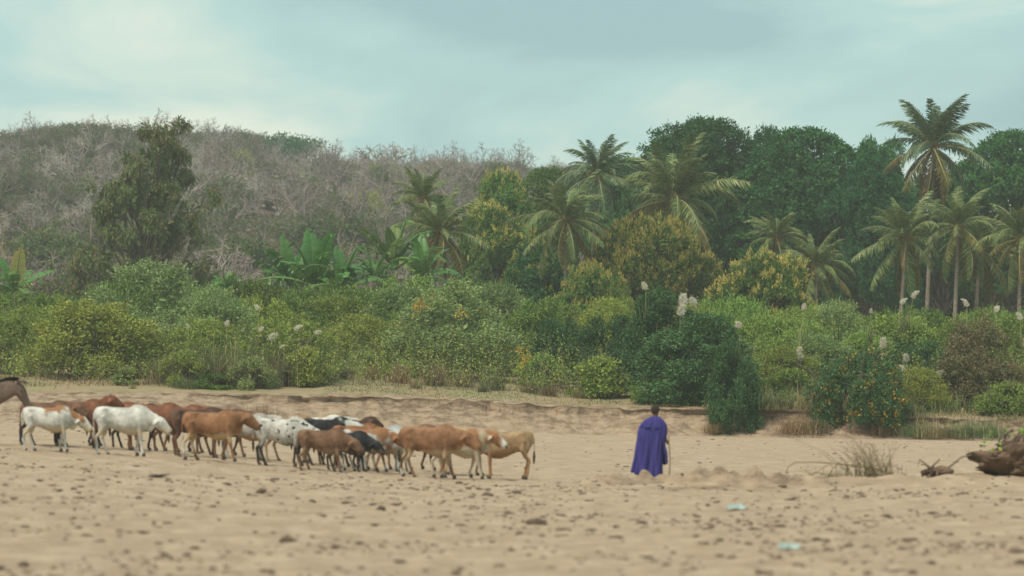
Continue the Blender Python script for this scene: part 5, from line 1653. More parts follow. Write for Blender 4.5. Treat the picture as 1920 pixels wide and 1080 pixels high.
def cow(px, y, pose, mat, label, scale=1.0, face_left=False, yaw=0.0, horns=False, tuft='dark', pink=False):
    body, inf = COW[pose]
    x = xat(px, y); z = gz(x, y) - 0.012
    root = link('cow' if scale > 0.9 else 'calf', None, None, (x, y, z), (0, 0, R(yaw) + (PI if face_left else 0)), (scale * 0.90, scale * 0.95, scale))
    tag(root, label, 'cow' if scale > 0.9 else 'calf', 'cattle herd on the sand')
    b = link('body', body, root); recolor(b, [mat])
    for h in inf['hoof']:
        link('hoof', HOOF, root, h)
    po, fw, sd_ = inf['poll'], inf['fwd'], inf['side']
    for s in (-1, 1):
        e = po + fw * 0.14 + sd_ * s * 0.100 + Vector((0, 0, 0.03))
        link('eye', EYE, b, tuple(e))
        if horns:
            o = link('horn', HORN, b, tuple(po + fw * -0.01 + sd_ * s * 0.045 + Vector((0, 0, 0.07))), (0, 0, 0 if s > 0 else PI), 0.9)
    link('nose', NOSE, b, tuple(po + fw * 0.418 - Vector((0, 0, 0.012))), (0, -0.75, math.atan2(fw.y, fw.x)))
    t = link('tail_tuft', TUFT, root, tuple(inf['tail'])); recolor(t, [TUFT_M[tuft]])
    return root


cow(92, 72.0, 'graze', coat('saddle', WH, (0.27, 0.13, 0.058), 'patch', 0.63, 3.0, wz=0.62, wx=0.10, seed=2.2, belly=(0.50, 0.40, 0.26)), 'white calf with ragged brown saddle and brown head, leftmost in the herd front', 0.90, yaw=4, horns=False)
cow(88, 75.6, 'walk_a', coat('blackleg', BR, None, legs=BK), 'dark brown cow with black legs behind the leftmost white calf', 0.95, yaw=-6)
cow(150, 76.2, 'up', coat('chestnut', RD, None, legs=DK), 'chestnut cow with raised head behind the leftmost white calf', 1.0, yaw=12, horns=True)
cow(215, 77.2, 'stand', coat('red_a', (0.20, 0.076, 0.038), None), 'red brown cow directly behind the white cow back', 1.0)
cow(150, 78.4, 'walk_b', coat('black_a', BK, None), 'black cow glimpsed between the brown cows at left', 0.98, yaw=5)
cow(232, 72.4, 'graze', coat('white_a', WH, None, belly=(0.50, 0.42, 0.31)), 'plain white cow with lowered head at the left of the herd', 1.0, yaw=3, horns=False, tuft='light')
cow(292, 76.4, 'walk_b', coat('red_b', RD, None, legs=(0.15, 0.075, 0.04)), 'red brown cow just ahead of the plain white cow', 1.02, yaw=-8)
cow(372, 75.2, 'stand', coat('darkbrown', DK, None, rump=BR, legs=BR), 'dark brown cow behind the orange cow', 1.03, yaw=6)
cow(420, 77.5, 'walk_a', coat('umber', BR, None), 'umber cow whose hump shows over the orange cow', 1.0, yaw=-5)
cow(398, 72.3, 'walk_a', coat('orange_a', OR, WH, 'patch', 0.74, 1.6, wz=-0.25, seed=5.1, belly=(0.44, 0.32, 0.18)), 'bright orange brown cow with pale belly patch, facing right', 1.0, yaw=2, horns=False, tuft='light')
cow(462, 75.4, 'stand', coat('greytan', GY, None, belly=(0.33, 0.19, 0.10)), 'grey tan cow half hidden between orange and speckled cows', 0.96, yaw=10)
cow(528, 72.9, 'low_b', coat('speckled', (0.54, 0.51, 0.46), BK, 'speckle', 0.66, 9.0, seed=3.3, soft=0.03, legs=(0.045, 0.034, 0.03)), 'white cow speckled with black, dark legs', 0.97, yaw=-3, horns=False)
cow(612, 75.6, 'walk_b', coat('pied', BK, WH, 'patch', 0.60, 1.9, wz=0.1, seed=8.4, legs=(0.06, 0.045, 0.04)), 'black cow with white patches behind the speckled one', 1.02, yaw=4)
cow(600, 77.6, 'stand', coat('tanwhite', WH, TN, 'patch', 0.52, 2.2, wx=-0.3, seed=1.4), 'white and tan cow whose back shows above the black pied cow', 1.04, yaw=-4)
cow(606, 72.3, 'graze', coat('brown_calf', (0.165, 0.085, 0.048), None, face=(0.10, 0.055, 0.04), belly=(0.26, 0.17, 0.10)), 'plain brown calf in front of the black pied cow', 0.86, yaw=0, horns=False)
cow(640, 77.2, 'up', coat('darkhead', DK, None), 'dark brown cow lifting its horned head above the herd', 0.98, yaw=8, horns=True)
cow(652, 73.4, 'low_b', coat('black_calf', BK, None, belly=(0.09, 0.06, 0.045)), 'black calf with lowered head in mid herd', 0.82, yaw=-6, horns=False)
cow(688, 73.9, 'walk_b', coat('orangehead', WH, (0.27, 0.13, 0.062), 'patch', 0.50, 1.7, wx=0.22, wz=0.15, seed=6.6), 'white calf with orange head and neck in mid herd', 0.88, yaw=3, horns=False)
cow(718, 76.6, 'stand', coat('bluegrey', (0.40, 0.41, 0.40), None), 'blue grey cow whose back shows behind the mid herd', 0.96, yaw=6)
cow(732, 74.6, 'walk_a', coat('white_b', (0.52, 0.50, 0.45), None, belly=(0.46, 0.38, 0.28)), 'white cow looking out behind the big orange cow', 0.92, yaw=-4, horns=False)
cow(806, 72.8, 'walk_b', coat('orange_b', (0.25, 0.122, 0.060), WH, 'patch', 0.76, 1.5, wz=-0.3, seed=4.4, belly=(0.42, 0.31, 0.19)), 'big orange brown cow near the right end of the herd', 1.06, yaw=-3)
cow(806, 76.8, 'stand', coat('tan_b', (0.37, 0.25, 0.14), None), 'tan cow behind the big orange cow', 1.03, yaw=8)
cow(862, 74.0, 'walk_a', coat('whiteface', CR, (0.28, 0.13, 0.058), 'patch', 0.50, 1.7, wx=0.10, wz=0.45, seed=7.3, face=(0.60, 0.56, 0.50), legs=(0.50, 0.42, 0.32)), 'cream and brown cow with white muzzle near the right end', 1.0, yaw=0)
cow(948, 74.9, 'stand', coat('tan_a', TN, None, belly=(0.30, 0.17, 0.085), legs=(0.33, 0.18, 0.085)), 'lean tan cow facing left, rightmost of the herd', 1.0, face_left=True, yaw=-4, tuft='dark')

cow(258, 78.8, 'graze', coat('black_b', (0.03, 0.026, 0.026), None), 'black backed cow glimpsed above the white cow shoulder', 1.0, yaw=7)
cow(338, 78.6, 'walk_a', coat('red_c', (0.21, 0.085, 0.042), None, legs=(0.10, 0.055, 0.035)), 'reddish cow at the back between the white and orange cows', 1.02, yaw=14)
cow(545, 77.0, 'turned', coat('tan_c', (0.33, 0.20, 0.105), None, legs=(0.36, 0.27, 0.18)), 'tan cow at the back behind the speckled cow', 0.98, yaw=-14)
cow(775, 78.4, 'walk_a', coat('roan', (0.24, 0.125, 0.075), None), 'roan cow at the back above the white cow head', 0.98, yaw=10)
cow(872, 77.4, 'graze', coat('fawn', (0.37, 0.26, 0.155), None), 'fawn cow at the back near the right end of the herd', 0.95, yaw=-8)
cow(668, 75.6, 'turned', coat('sorrel', (0.24, 0.105, 0.05), None, legs=(0.40, 0.33, 0.25)), 'sorrel cow packed in mid herd behind the black calf', 0.95, yaw=12)


# ---- donkey: only head and neck reach into the picture
def donkey():
    g = Geo()
    spec = [(-0.70, 0.92, 0.08, 0.06), (-0.62, 0.92, 0.20, 0.17), (-0.45, 0.90, 0.23, 0.21), (-0.15, 0.86, 0.25, 0.23), (0.15, 0.86, 0.25, 0.22), (0.40, 0.90, 0.24, 0.18), (0.54, 0.92, 0.17, 0.12), (0.60, 0.92, 0.05, 0.05)]
    g.rings([ellipse_ring((x, 0, z), (1, 0), h, w) for x, z, h, w in spec])
    g.tube([(0.40, 0, 0.94), (0.64, 0, 1.04), (0.84, 0, 1.12), (0.97, 0, 1.16)], [(0.13, 0.23), (0.11, 0.215), (0.09, 0.185), (0.08, 0.13)], 14)
    poll = Vector((1.0, 0, 1.17)); fwd = Vector((math.cos(-1.08), 0, math.sin(-1.08)))
    prof = [(-0.05, 0.08, 0.07), (0.03, 0.115, 0.095), (0.13, 0.125, 0.10), (0.24, 0.10, 0.078), (0.36, 0.078, 0.062), (0.46, 0.075, 0.062), (0.52, 0.06, 0.055), (0.54, 0.03, 0.03)]
    g.tube([poll + fwd * s for s, _, _ in prof], [(w, h) for _, h, w in prof], 12)
    for s in (-1, 1):
        g.tube([poll + Vector((-0.01, s * 0.05, 0.05)), poll + Vector((0.05, s * 0.09, 0.12)), poll + Vector((0.13, s * 0.12, 0.10)), poll + Vector((0.19, s * 0.13, 0.04))], [(0.03, 0.024), (0.045, 0.024), (0.038, 0.022), (0.018, 0.018)], 8)
        for x0, hx, fx, hip in ((0.40, 0.41, 0.42, False), (-0.52, -0.60, -0.53, True)):
            if hip: g.tube([(-0.50, s * 0.13, 0.9), (-0.45, s * 0.13, 0.66), (-0.60, s * 0.12, 0.44), (-0.57, s * 0.12, 0.26), (-0.54, s * 0.12, 0.1), (-0.52, s * 0.12, 0)], [(0.15, 0.08), (0.11, 0.07), 0.055, 0.04, 0.042, 0.048], 10)
            else: g.tube([(0.40, s * 0.12, 0.85), (0.41, s * 0.12, 0.62), (0.42, s * 0.11, 0.38), (0.42, s * 0.11, 0.25), (0.42, s * 0.11, 0.1), (0.44, s * 0.11, 0)], [(0.10, 0.06), (0.08, 0.06), 0.052, 0.038, 0.042, 0.048], 10)
    g.tube([(-0.68, 0, 1.02), (-0.76, 0, 0.9), (-0.77, 0, 0.6), (-0.76, 0, 0.42)], [0.032, 0.026, 0.022, 0.026], 8)
    body = remeshed(g, 'donkey_body', [coat('donkey', (0.150, 0.100, 0.078), None, belly=(0.38, 0.33, 0.29), legs=(0.22, 0.17, 0.145))], 0.02, 5)
    x = xat(-58, 74.6)
    root = link('donkey', None, None, (x, 74.6, gz(x, 74.6) - 0.01), (0, 0, R(-3)), 1.15)
    tag(root, 'grey brown donkey with dark mane cut by the left edge', 'donkey')
    link('body', body, root)
    mg = Geo()
    rng = np.random.default_rng(2)
    line = [Vector((0.42, 0, 1.15)), Vector((0.62, 0, 1.245)), Vector((0.82, 0, 1.305)), Vector((0.95, 0, 1.305)), Vector((1.03, 0, 1.28))]
    C = []
    for k in range(700):
        t = rng.random() * 3.99; i = int(t); p = line[i].lerp(line[i + 1], t - i)
        C.append((p.x, rng.normal() * 0.013, p.z - 0.03))
    C = np.array(C)
    D = rng.normal(size=C.shape) * 0.25 + np.array([-0.25, 0, 1.0])
    mg.leaves(C, D, 0.095, 0.018, rng)
    link('mane', mg.mesh('mane', leaf_mat('mane_dark', (0.022, 0.018, 0.016), (0.05, 0.04, 0.034), transl=0.0, vary=0.0)), root)
    for s in (-1, 1):
        link('eye', EYE, root, tuple(poll + fwd * 0.15 + Vector((0.03, s * 0.092, 0.03))))
    for s in (-1, 1):
        link('hoof', HOOF, root, (0.445, s * 0.11, 0)); link('hoof', HOOF, root, (-0.515, s * 0.12, 0))


donkey()


# ------------------------------------------------------------------ the herdsman
def herdsman():
    px, y = 1216.0, 73.2
    x0 = xat(px, y); z0 = gz(x0, y) - 0.01
    root = link('person', None, None, (x0, y, z0))
    tag(root, 'person in a long purple blue cloak seen from behind, holding a thin stick', 'person')
    g = Geo()
    # torso, hips, legs (view frame: +x right in the picture, +y away from the camera)
    g.tube([(0.02, 0, 0.84), (0.03, 0, 0.98), (0.06, 0.01, 1.15), (0.09, 0.02, 1.30), (0.12, 0.03, 1.42), (0.135, 0.035, 1.47)], [(0.16, 0.12), (0.155, 0.11), (0.16, 0.11), (0.185, 0.115), (0.14, 0.09), (0.06, 0.06)], 14)
    g.tube([(0.13, 0.035, 1.44), (0.145, 0.05, 1.52), (0.15, 0.055, 1.60)], [0.058, 0.052, 0.05], 10)
    for s, fx, fy in ((-1, -0.10, -0.10), (1, 0.13, 0.16)):
        hx = 0.02 + s * 0.085
        g.tube([(hx, 0, 0.90), (hx + (fx - hx) * 0.4, fy * 0.35, 0.66), (hx + (fx - hx) * 0.7, fy * 0.7 + 0.02, 0.48), (fx, fy - 0.02, 0.30), (fx, fy - 0.03, 0.10), (fx, fy - 0.02, 0.05)], [0.088, 0.080, 0.055, 0.053, 0.036, 0.042], 10)
        g.tube([(fx - 0.015, fy - 0.06, 0.038), (fx + 0.015, fy + 0.03, 0.042), (fx + 0.05, fy + 0.14, 0.028), (fx + 0.06, fy + 0.18, 0.022)], [(0.036, 0.034), (0.042, 0.036), (0.046, 0.026), (0.03, 0.018)], 10)
    # right arm to the stick, left arm under the cloth
    g.tube([(0.27, 0.02, 1.37), (0.345, 0.05, 1.18), (0.365, 0.09, 1.08), (0.40, 0.14, 1.00), (0.415, 0.165, 0.965)], [0.055, 0.045, 0.041, 0.033, 0.027], 10)
    g.tube([(-0.08, 0.02, 1.36), (-0.14, 0.06, 1.16), (-0.13, 0.10, 1.06), (-0.06, 0.18, 1.02), (0.0, 0.22, 1.02)], [0.055, 0.047, 0.043, 0.034, 0.03], 10)
    # right hand: palm, four fingers curled round the stick, thumb
    hx, hy, hz = 0.425, 0.185, 0.945
    g.tube([(0.415, 0.165, 0.965), (hx, hy, hz), (hx + 0.008, hy + 0.025, hz - 0.025)], [(0.024, 0.03), (0.022, 0.042), (0.018, 0.040)], 10)
    for k in range(4):
        zz = hz + 0.012 - 0.021 * k
        L_ = (0.9, 1.0, 0.95, 0.78)[k]
        g.tube([(hx, hy + 0.02, zz), (hx + 0.030 * L_, hy + 0.046, zz - 0.004), (hx + 0.054 * L_, hy + 0.036, zz - 0.008), (hx + 0.055 * L_, hy + 0.012, zz - 0.010)], [0.0095, 0.009, 0.0085, 0.007], 7)
    g.tube([(hx, hy - 0.01, hz + 0.012), (hx + 0.026, hy - 0.012, hz + 0.022), (hx + 0.046, hy + 0.004, hz + 0.018)], [0.012, 0.010, 0.008], 7)
    # left hand in front of the belly
    for k in range(4):
        g.tube([(0.0, 0.22, 1.035 - 0.02 * k), (0.045, 0.245, 1.033 - 0.02 * k), (0.075, 0.235, 1.03 - 0.02 * k)], [0.010, 0.009, 0.007], 7)
    g.tube([(0.0, 0.21, 1.04), (0.03, 0.215, 1.07), (0.045, 0.225, 1.085)], [0.012, 0.010, 0.008], 7)
    # head looking away and to the right, slightly bowed
    hc = Vector((0.158, 0.065, 1.655))
    rot = Euler((0, 0, R(-38))).to_matrix() @ Euler((R(-10), 0, 0)).to_matrix()

    def hp(v): return rot @ Vector(v) + hc
    g.ball(hc + rot @ Vector((0, -0.008, 0.02)), (0.092, 0.112, 0.114), 16, 12, rot=rot)
    g.ball(hc + rot @ Vector((0, 0.035, -0.045)), (0.058, 0.062, 0.072), 12, 10, rot=rot)
    g.tube([hp((0, 0.085, 0.02)), hp((0, 0.108, -0.012)), hp((0, 0.098, -0.028))], [0.012, 0.019, 0.014], 8)
    for s in (-1, 1):
        g.ball(hp((s * 0.031, 0.082, 0.022)), (0.016, 0.012, 0.012), 8, 6)
        g.ball(hp((s * 0.079, 0.0, -0.005)), (0.012, 0.022, 0.034), 8, 6, rot=rot)
        g.ball(hp((s * 0.03, 0.088, 0.042)), (0.022, 0.010, 0.009), 8, 6, rot=rot)
    g.ball(hp((0, 0.092, -0.052)), (0.026, 0.012, 0.010), 8, 6, rot=rot)
    g.ball(hp((0, 0.078, -0.098)), (0.026, 0.022, 0.020), 8, 6, rot=rot)
    g.ball(hp((0, 0.091, -0.066)), (0.023, 0.012, 0.009), 8, 6, rot=rot)
    skin = solid_mat('skin_dark', (0.17, 0.075, 0.045), (0.24, 0.105, 0.062), 6, 0.5)
    link('body', remeshed(g, 'person_body', [skin], 0.0095, 3), root)
    # close-cropped hair
    hgm = Geo()
    rr_ = []
    for i in range(9):
        ph = PI * 0.5 * (i + 0.05) / 8.2
        loop = []
        for k in range(24):
            t = 2 * PI * k / 24
            ext = 1.0 + (0.62 if math.sin(t) < 0.15 else 0.12) * (i / 8.0)
            p2 = ph * ext
            r3 = (0.0975, 0.117, 0.1195)
            v = Vector((math.sin(p2) * math.cos(t) * r3[0], math.sin(p2) * math.sin(t) * r3[1] - 0.008, math.cos(p2) * r3[2] + 0.02))
            loop.append(rot @ v + hc)
        rr_.append(loop)
    hgm.rings(rr_[::-1], cap=True)
    link('hair', hgm.mesh('hair', solid_mat('hair_black', (0.035, 0.024, 0.020), (0.062, 0.042, 0.034), 30, 0.95, 0.8, 200), True), root)
    # cloak: gathered cloth falling from the shoulders, hem uneven, second fold over the right arm
    zs = [1.525, 1.505, 1.475, 1.43, 1.36, 1.28, 1.18, 1.06, 0.92, 0.76, 0.58, 0.42, 0.27, 0.14, 0.05]
    xl = [0.085, 0.05, -0.015, -0.09, -0.16, -0.215, -0.25, -0.262, -0.275, -0.30, -0.335, -0.37, -0.405, -0.42, -0.42]
    xr = [0.215, 0.240, 0.275, 0.320, 0.365, 0.395, 0.395, 0.375, 0.35, 0.325, 0.31, 0.30, 0.295, 0.29, 0.285]
    dp = [0.065, 0.09, 0.115, 0.14, 0.155, 0.17, 0.18, 0.19, 0.20, 0.21, 0.225, 0.235, 0.245, 0.25, 0.25]
    yc = [0.045, 0.04, 0.03, 0.02, 0.015, 0.01, 0.005, 0.0, 0.0, 0.0, 0.0, 0.0, 0.0, 0.0, 0.0]
    NT, NZ = 120, 46
    zi = np.linspace(0, 1, NZ)

    def prof_at(z):
        zz_ = zs[::-1]
        return [float(np.interp(z, zz_, a[::-1])) for a in (xl, xr, dp, yc)]
    gC = Geo(); V = []
    for i in range(NZ):
        for k in range(NT):
            t = 2 * PI * k / NT
            c, s = math.cos(t), math.sin(t)
            # hem height: higher on the left, lower at the right back
            hem = 0.10 + 0.17 * max(0.0, -c) ** 1.2 + 0.02 * math.sin(3 * t + 1) + (0.16 if s > 0.3 else 0.0) * s
            hem += 0.015 * math.sin(9 * t)
            z = 1.525 + (hem - 1.525) * zi[i]
            a, b_, d_, y_ = prof_at(z)
            cx_, hw = (a + b_) / 2, (b_ - a) / 2
            dn = min(1.0, max(0.0, (1.40 - z) / 0.9))
            fold = dn * (0.016 * math.sin(7 * t + 1.2 * z + 0.6 + 0.8 * math.sin(2.3 * z)) + 0.011 * math.sin(13 * t - 2.3 * z) + 0.010 * math.sin(19 * t + 4 * z))
            fold += 0.010 * math.sin(10 * z + 4 * t) * min(1, max(0, (1.5 - z) * 3)) * (1 - dn)
            pw = 0.85
            V.append((cx_ + math.copysign(abs(c) ** pw, c) * (hw + fold), y_ + math.copysign(abs(s) ** pw, s) * (d_ + fold * 1.6), z))
    Q = [(i * NT + k, i * NT + (k + 1) % NT, (i + 1) * NT + (k + 1) % NT, (i + 1) * NT + k) for i in range(NZ - 1) for k in range(NT)]
    gC.add(V, Q)
    # over-fold: from the left shoulder across the back and down over the right arm
    V = []; n1, n2 = 60, 30
    for j in range(n2):
        for k in range(n1):
            t = R(-170) + R(235) * k / (n1 - 1)            # left back -> behind -> right -> front right
            c, s = math.cos(t), math.sin(t)
            f = k / (n1 - 1)
            hem = 1.30 - 0.12 * f if f < 0.52 else 1.24 - (f - 0.52) / 0.10 * 0.80
            hem = max(hem, 0.435 + 0.02 * math.sin(20 * f))
            z = 1.517 + (hem - 1.517) * j / (n2 - 1)
            a, b_, d_, y_ = prof_at(z)
            lo = max(0.0, 1.0 - z)
            if f > 0.5 and z < 1.22: b_ = max(b_, 0.40 - 0.05 * math.exp(-((z - 0.88) / 0.14) ** 2) + 0.02 * lo)
            cx_, hw = (a + b_) / 2, (b_ - a) / 2
            fold = 0.014 + 0.012 * math.sin(9 * t + 5 * z) * min(1, (1.53 - z) * 4) + 0.008 * math.sin(17 * t)
            V.append((cx_ + math.copysign(abs(c) ** 0.85, c) * (hw + fold), y_ + math.copysign(abs(s) ** 0.85, s) * (d_ + fold * 1.4), z))
    Q = [(j * n1 + k, j * n1 + k + 1, (j + 1) * n1 + k + 1, (j + 1) * n1 + k) for j in range(n2 - 1) for k in range(n1 - 1)]
    gC.add(V, Q)
    cm = solid_mat('cloak_cloth', (0.044, 0.038, 0.175), (0.058, 0.050, 0.215), 3, 0.85, 0.25, 60, (1, 1, 0.4), spec=0.1)
    ck = link('cloak', gC.mesh('cloak', cm, True), root)
    so = ck.modifiers.new('thickness', 'SOLIDIFY'); so.thickness = 0.006
    # stick
    gS = Geo()
    st = [(0.472, 0.20, 1.10), (0.464, 0.205, 0.95), (0.490, 0.21, 0.72), (0.500, 0.21, 0.48), (0.485, 0.20, 0.22), (0.468, 0.19, 0.0)]
    gS.tube(st, [0.010, 0.012, 0.012, 0.012, 0.011, 0.010], 8)
    stick = link('walking_stick', gS.mesh('walking_stick', solid_mat('stick_wood', (0.26, 0.18, 0.10), (0.36, 0.26, 0.15), 8, 0.7), True), None, (x0, y, z0))
    tag(stick, 'thin curved wooden stick held by the herdsman', 'stick')


herdsman()


# ------------------------------------------------------------------ things on the sand
def lump_mesh(seed, n=10, flat=0.45, pieces=1):
    rng = np.random.default_rng(seed)
    g = Geo()
    for p in range(pieces):
        c = (rng.normal() * 0.5, rng.normal() * 0.5, 0.0) if p else (0, 0, 0)
        s = 1.0 if p == 0 else 0.3 + 0.4 * rng.random()
        rr = []
        ph_ = rng.random(4) * 6
        for i in range(6):
            ph = PI * (i + 0.03) / 5.06
            loop = []
            for k in range(n):
                t = 2 * PI * k / n
                q = 1 + 0.28 * math.sin(2 * t + ph_[0]) + 0.18 * math.sin(3 * t + ph_[1] + ph) + 0.14 * math.sin(5 * t + ph_[2])
                loop.append((c[0] + s * 0.5 * q * math.sin(ph) * math.cos(t), c[1] + s * 0.5 * q * math.sin(ph) * math.sin(t), c[2] + s * flat * 0.5 * math.cos(ph) * (1 + 0.35 * math.sin(3 * t + ph_[3])) + s * flat * 0.18))
            rr.append(loop)
        g.rings(rr[::-1])
    return g.mesh('dung_lump', M['dung'], True)


LUMPS = [lump_mesh(400 + k, 10, 0.35 + 0.06 * k, 1 + k % 3) for k in range(7)]
rl = random.Random(77)
DL = 'dark dry dung lump lying on the trampled sand'
count = 0
placed = []


def dung(x, y, s, label=DL, stretch=1.0):
    o = link('dung_lump', rl.choice(LUMPS), None, (x, y, gz(x, y) - 0.01 * s), (rl.uniform(-.15, .15), rl.uniform(-.15, .15), rl.random() * 6.28), (s * stretch, s, s * 0.75))
    tag(o, label, 'dung', 'dung lumps on the sand')


for px, py, wpx, lab in ((45, 1062, 40, 'large dung lump near the bottom left corner'), (272, 1000, 34, 'large flat dung lump in the left foreground'), (145, 990, 22, 'dung lump left of the large flat one'),
                         (350, 1042, 22, 'dung lump in the foreground below the large flat one'), (540, 1016, 44, 'wide crumbled dung lump below mid herd'), (752, 1055, 40, 'crumbled dung lump at the bottom left of centre'),
                         (862, 1068, 26, 'dung lump near the bottom edge in the centre'), (1210, 1046, 36, 'large dung lump at the bottom right of centre'), (1350, 1014, 24, 'dung lump left of the pale plastic scrap'),
                         (1530, 1014, 32, 'flat dung lump right of the pale plastic scrap'), (1626, 998, 26, 'pointed dung lump at right'), (1005, 984, 50, 'long dark dung strip in the centre foreground'),
                         (1912, 1058, 36, 'dung lump in the bottom right corner'), (970, 926, 22, 'dung lump just right of the herd'), (585, 942, 24, 'dung lump below the black pied cow'), (1460, 1045, 0, '')):
    if not wpx: continue
    lo, hi = 30.0, 90.0
    for _ in range(40):
        mid = (lo + hi) / 2
        p = pix(px, py, mid)
        if p.z > gz(p.x, mid): lo = mid
        else: hi = mid
    p = pix(px, py, lo)
    dung(p.x, lo, wpx / FPX * lo * 0.6, lab, 1.2)
while count < 255:
    y = math.sqrt(rl.uniform(33 ** 2, 71 ** 2)) if rl.random() < 0.62 else rl.uniform(50, 70)
    u = rl.uniform(-0.175, 0.175)
    x = u * y
    if vnoise(x * 0.35, y * 0.22, 91) + rl.gauss(0, 0.2) < -0.12: continue
    if u > 0.03 and y > 62 and rl.random() < 0.75: continue
    dung(x, y, min(0.20, max(0.03, rl.lognormvariate(-2.85, 0.6))), DL, rl.choice((1, 1, 1.5, 2.1)))
    count += 1
# crumbs: too small and too many to pick apart
g_ = Geo()
rng_ = np.random.default_rng(12)
cr_ = 0
while cr_ < 2600:
    y = math.sqrt(rng_.uniform(30 ** 2, 142 ** 2)) if rng_.random() < 0.16 else rng_.uniform(33, 72)
    x = rng_.uniform(-0.18, 0.18) * y
    if vnoise(x * 0.5, y * 0.3, 95) + rng_.normal() * 0.22 < 0.0: continue
    if y > float(bank_base(x)) - 1: continue
    s = min(0.06, 0.017 * math.exp(rng_.normal() * 0.5) + 0.012) * (1.15 if y > 75 else 1)
    z = gz(x, y)
    st_ = rng_.choice((1.0, 1.0, 2.0))
    an = rng_.random() * 6.28
    V = []
    qs = [s * (0.7 + 0.6 * rng_.random()) for _ in range(6)]
    for f_, dz_ in ((1.0, -0.006), (0.72, s * (0.35 + 0.25 * rng_.random()))):
        for k in range(6):
            t = 2 * PI * k / 6
            lx, ly = math.cos(t) * qs[k] * st_ * f_, math.sin(t) * qs[k] * f_
            V.append((x + lx * math.cos(an) - ly * math.sin(an), y + lx * math.sin(an) + ly * math.cos(an), z + dz_ * (0.8 + 0.4 * rng_.random() if dz_ > 0 else 1)))
    g_.add(V, [(k, (k + 1) % 6, 6 + (k + 1) % 6, 6 + k) for k in range(6)] + [(6, 7, 8, 9), (6, 9, 10, 11)])
    cr_ += 1
tag(link('dung_crumbs', g_.mesh('dung_crumbs', M['dung'])), 'small dark crumbs of dung and twigs scattered over the sand', 'debris', kind='stuff')


def on_sand(px, py):
    lo, hi = 30.0, 120.0
    for _ in range(40):
        mid = (lo + hi) / 2
        p = pix(px, py, mid)
        if p.z > gz(p.x, mid): lo = mid
        else: hi = mid
    return xat(px, lo), lo


def litter(px, py, w, d, h, seed, label):
    x, y = on_sand(px, py)
    rng = np.random.default_rng(seed)
    n = 14
    V = []
    for i in range(n):
        for j in range(n):
            a, b_ = i / (n - 1) - 0.5, j / (n - 1) - 0.5
            edge = 1 - max(abs(a), abs(b_)) * 2
            zz = h * (0.25 + 0.75 * min(1, edge * 3)) * (0.6 + 0.5 * math.sin(9 * a + seed) * math.sin(11 * b_ + 2 * seed)) + 0.012
            V.append((a * w * (1 + 0.15 * math.sin(7 * b_ + seed)), b_ * d * (1 + 0.2 * math.sin(6 * a)), max(0.008, zz)))
    Q = [(i * n + j, (i + 1) * n + j, (i + 1) * n + j + 1, i * n + j + 1) for i in range(n - 1) for j in range(n - 1)]
    g = Geo(); g.add(V, Q)
    o = link('plastic_scrap', g.mesh('plastic_scrap', M['plastic'], True), None, (x, y, gz(x, y) - 0.005), (0, 0, 0.2 * seed))
    o.modifiers.new('thickness', 'SOLIDIFY').thickness = 0.003
    tag(o, label, 'litter', 'plastic litter on the sand')


litter(1479, 1031, 0.27, 0.30, 0.085, 1, 'pale bluish plastic scrap nearest the camera')
litter(1380, 956, 0.33, 0.35, 0.10, 2, 'turquoise tinted plastic scrap below the sand bar')
litter(1117, 906, 0.12, 0.12, 0.06, 3, 'tiny pale plastic scrap beside the sand heap')


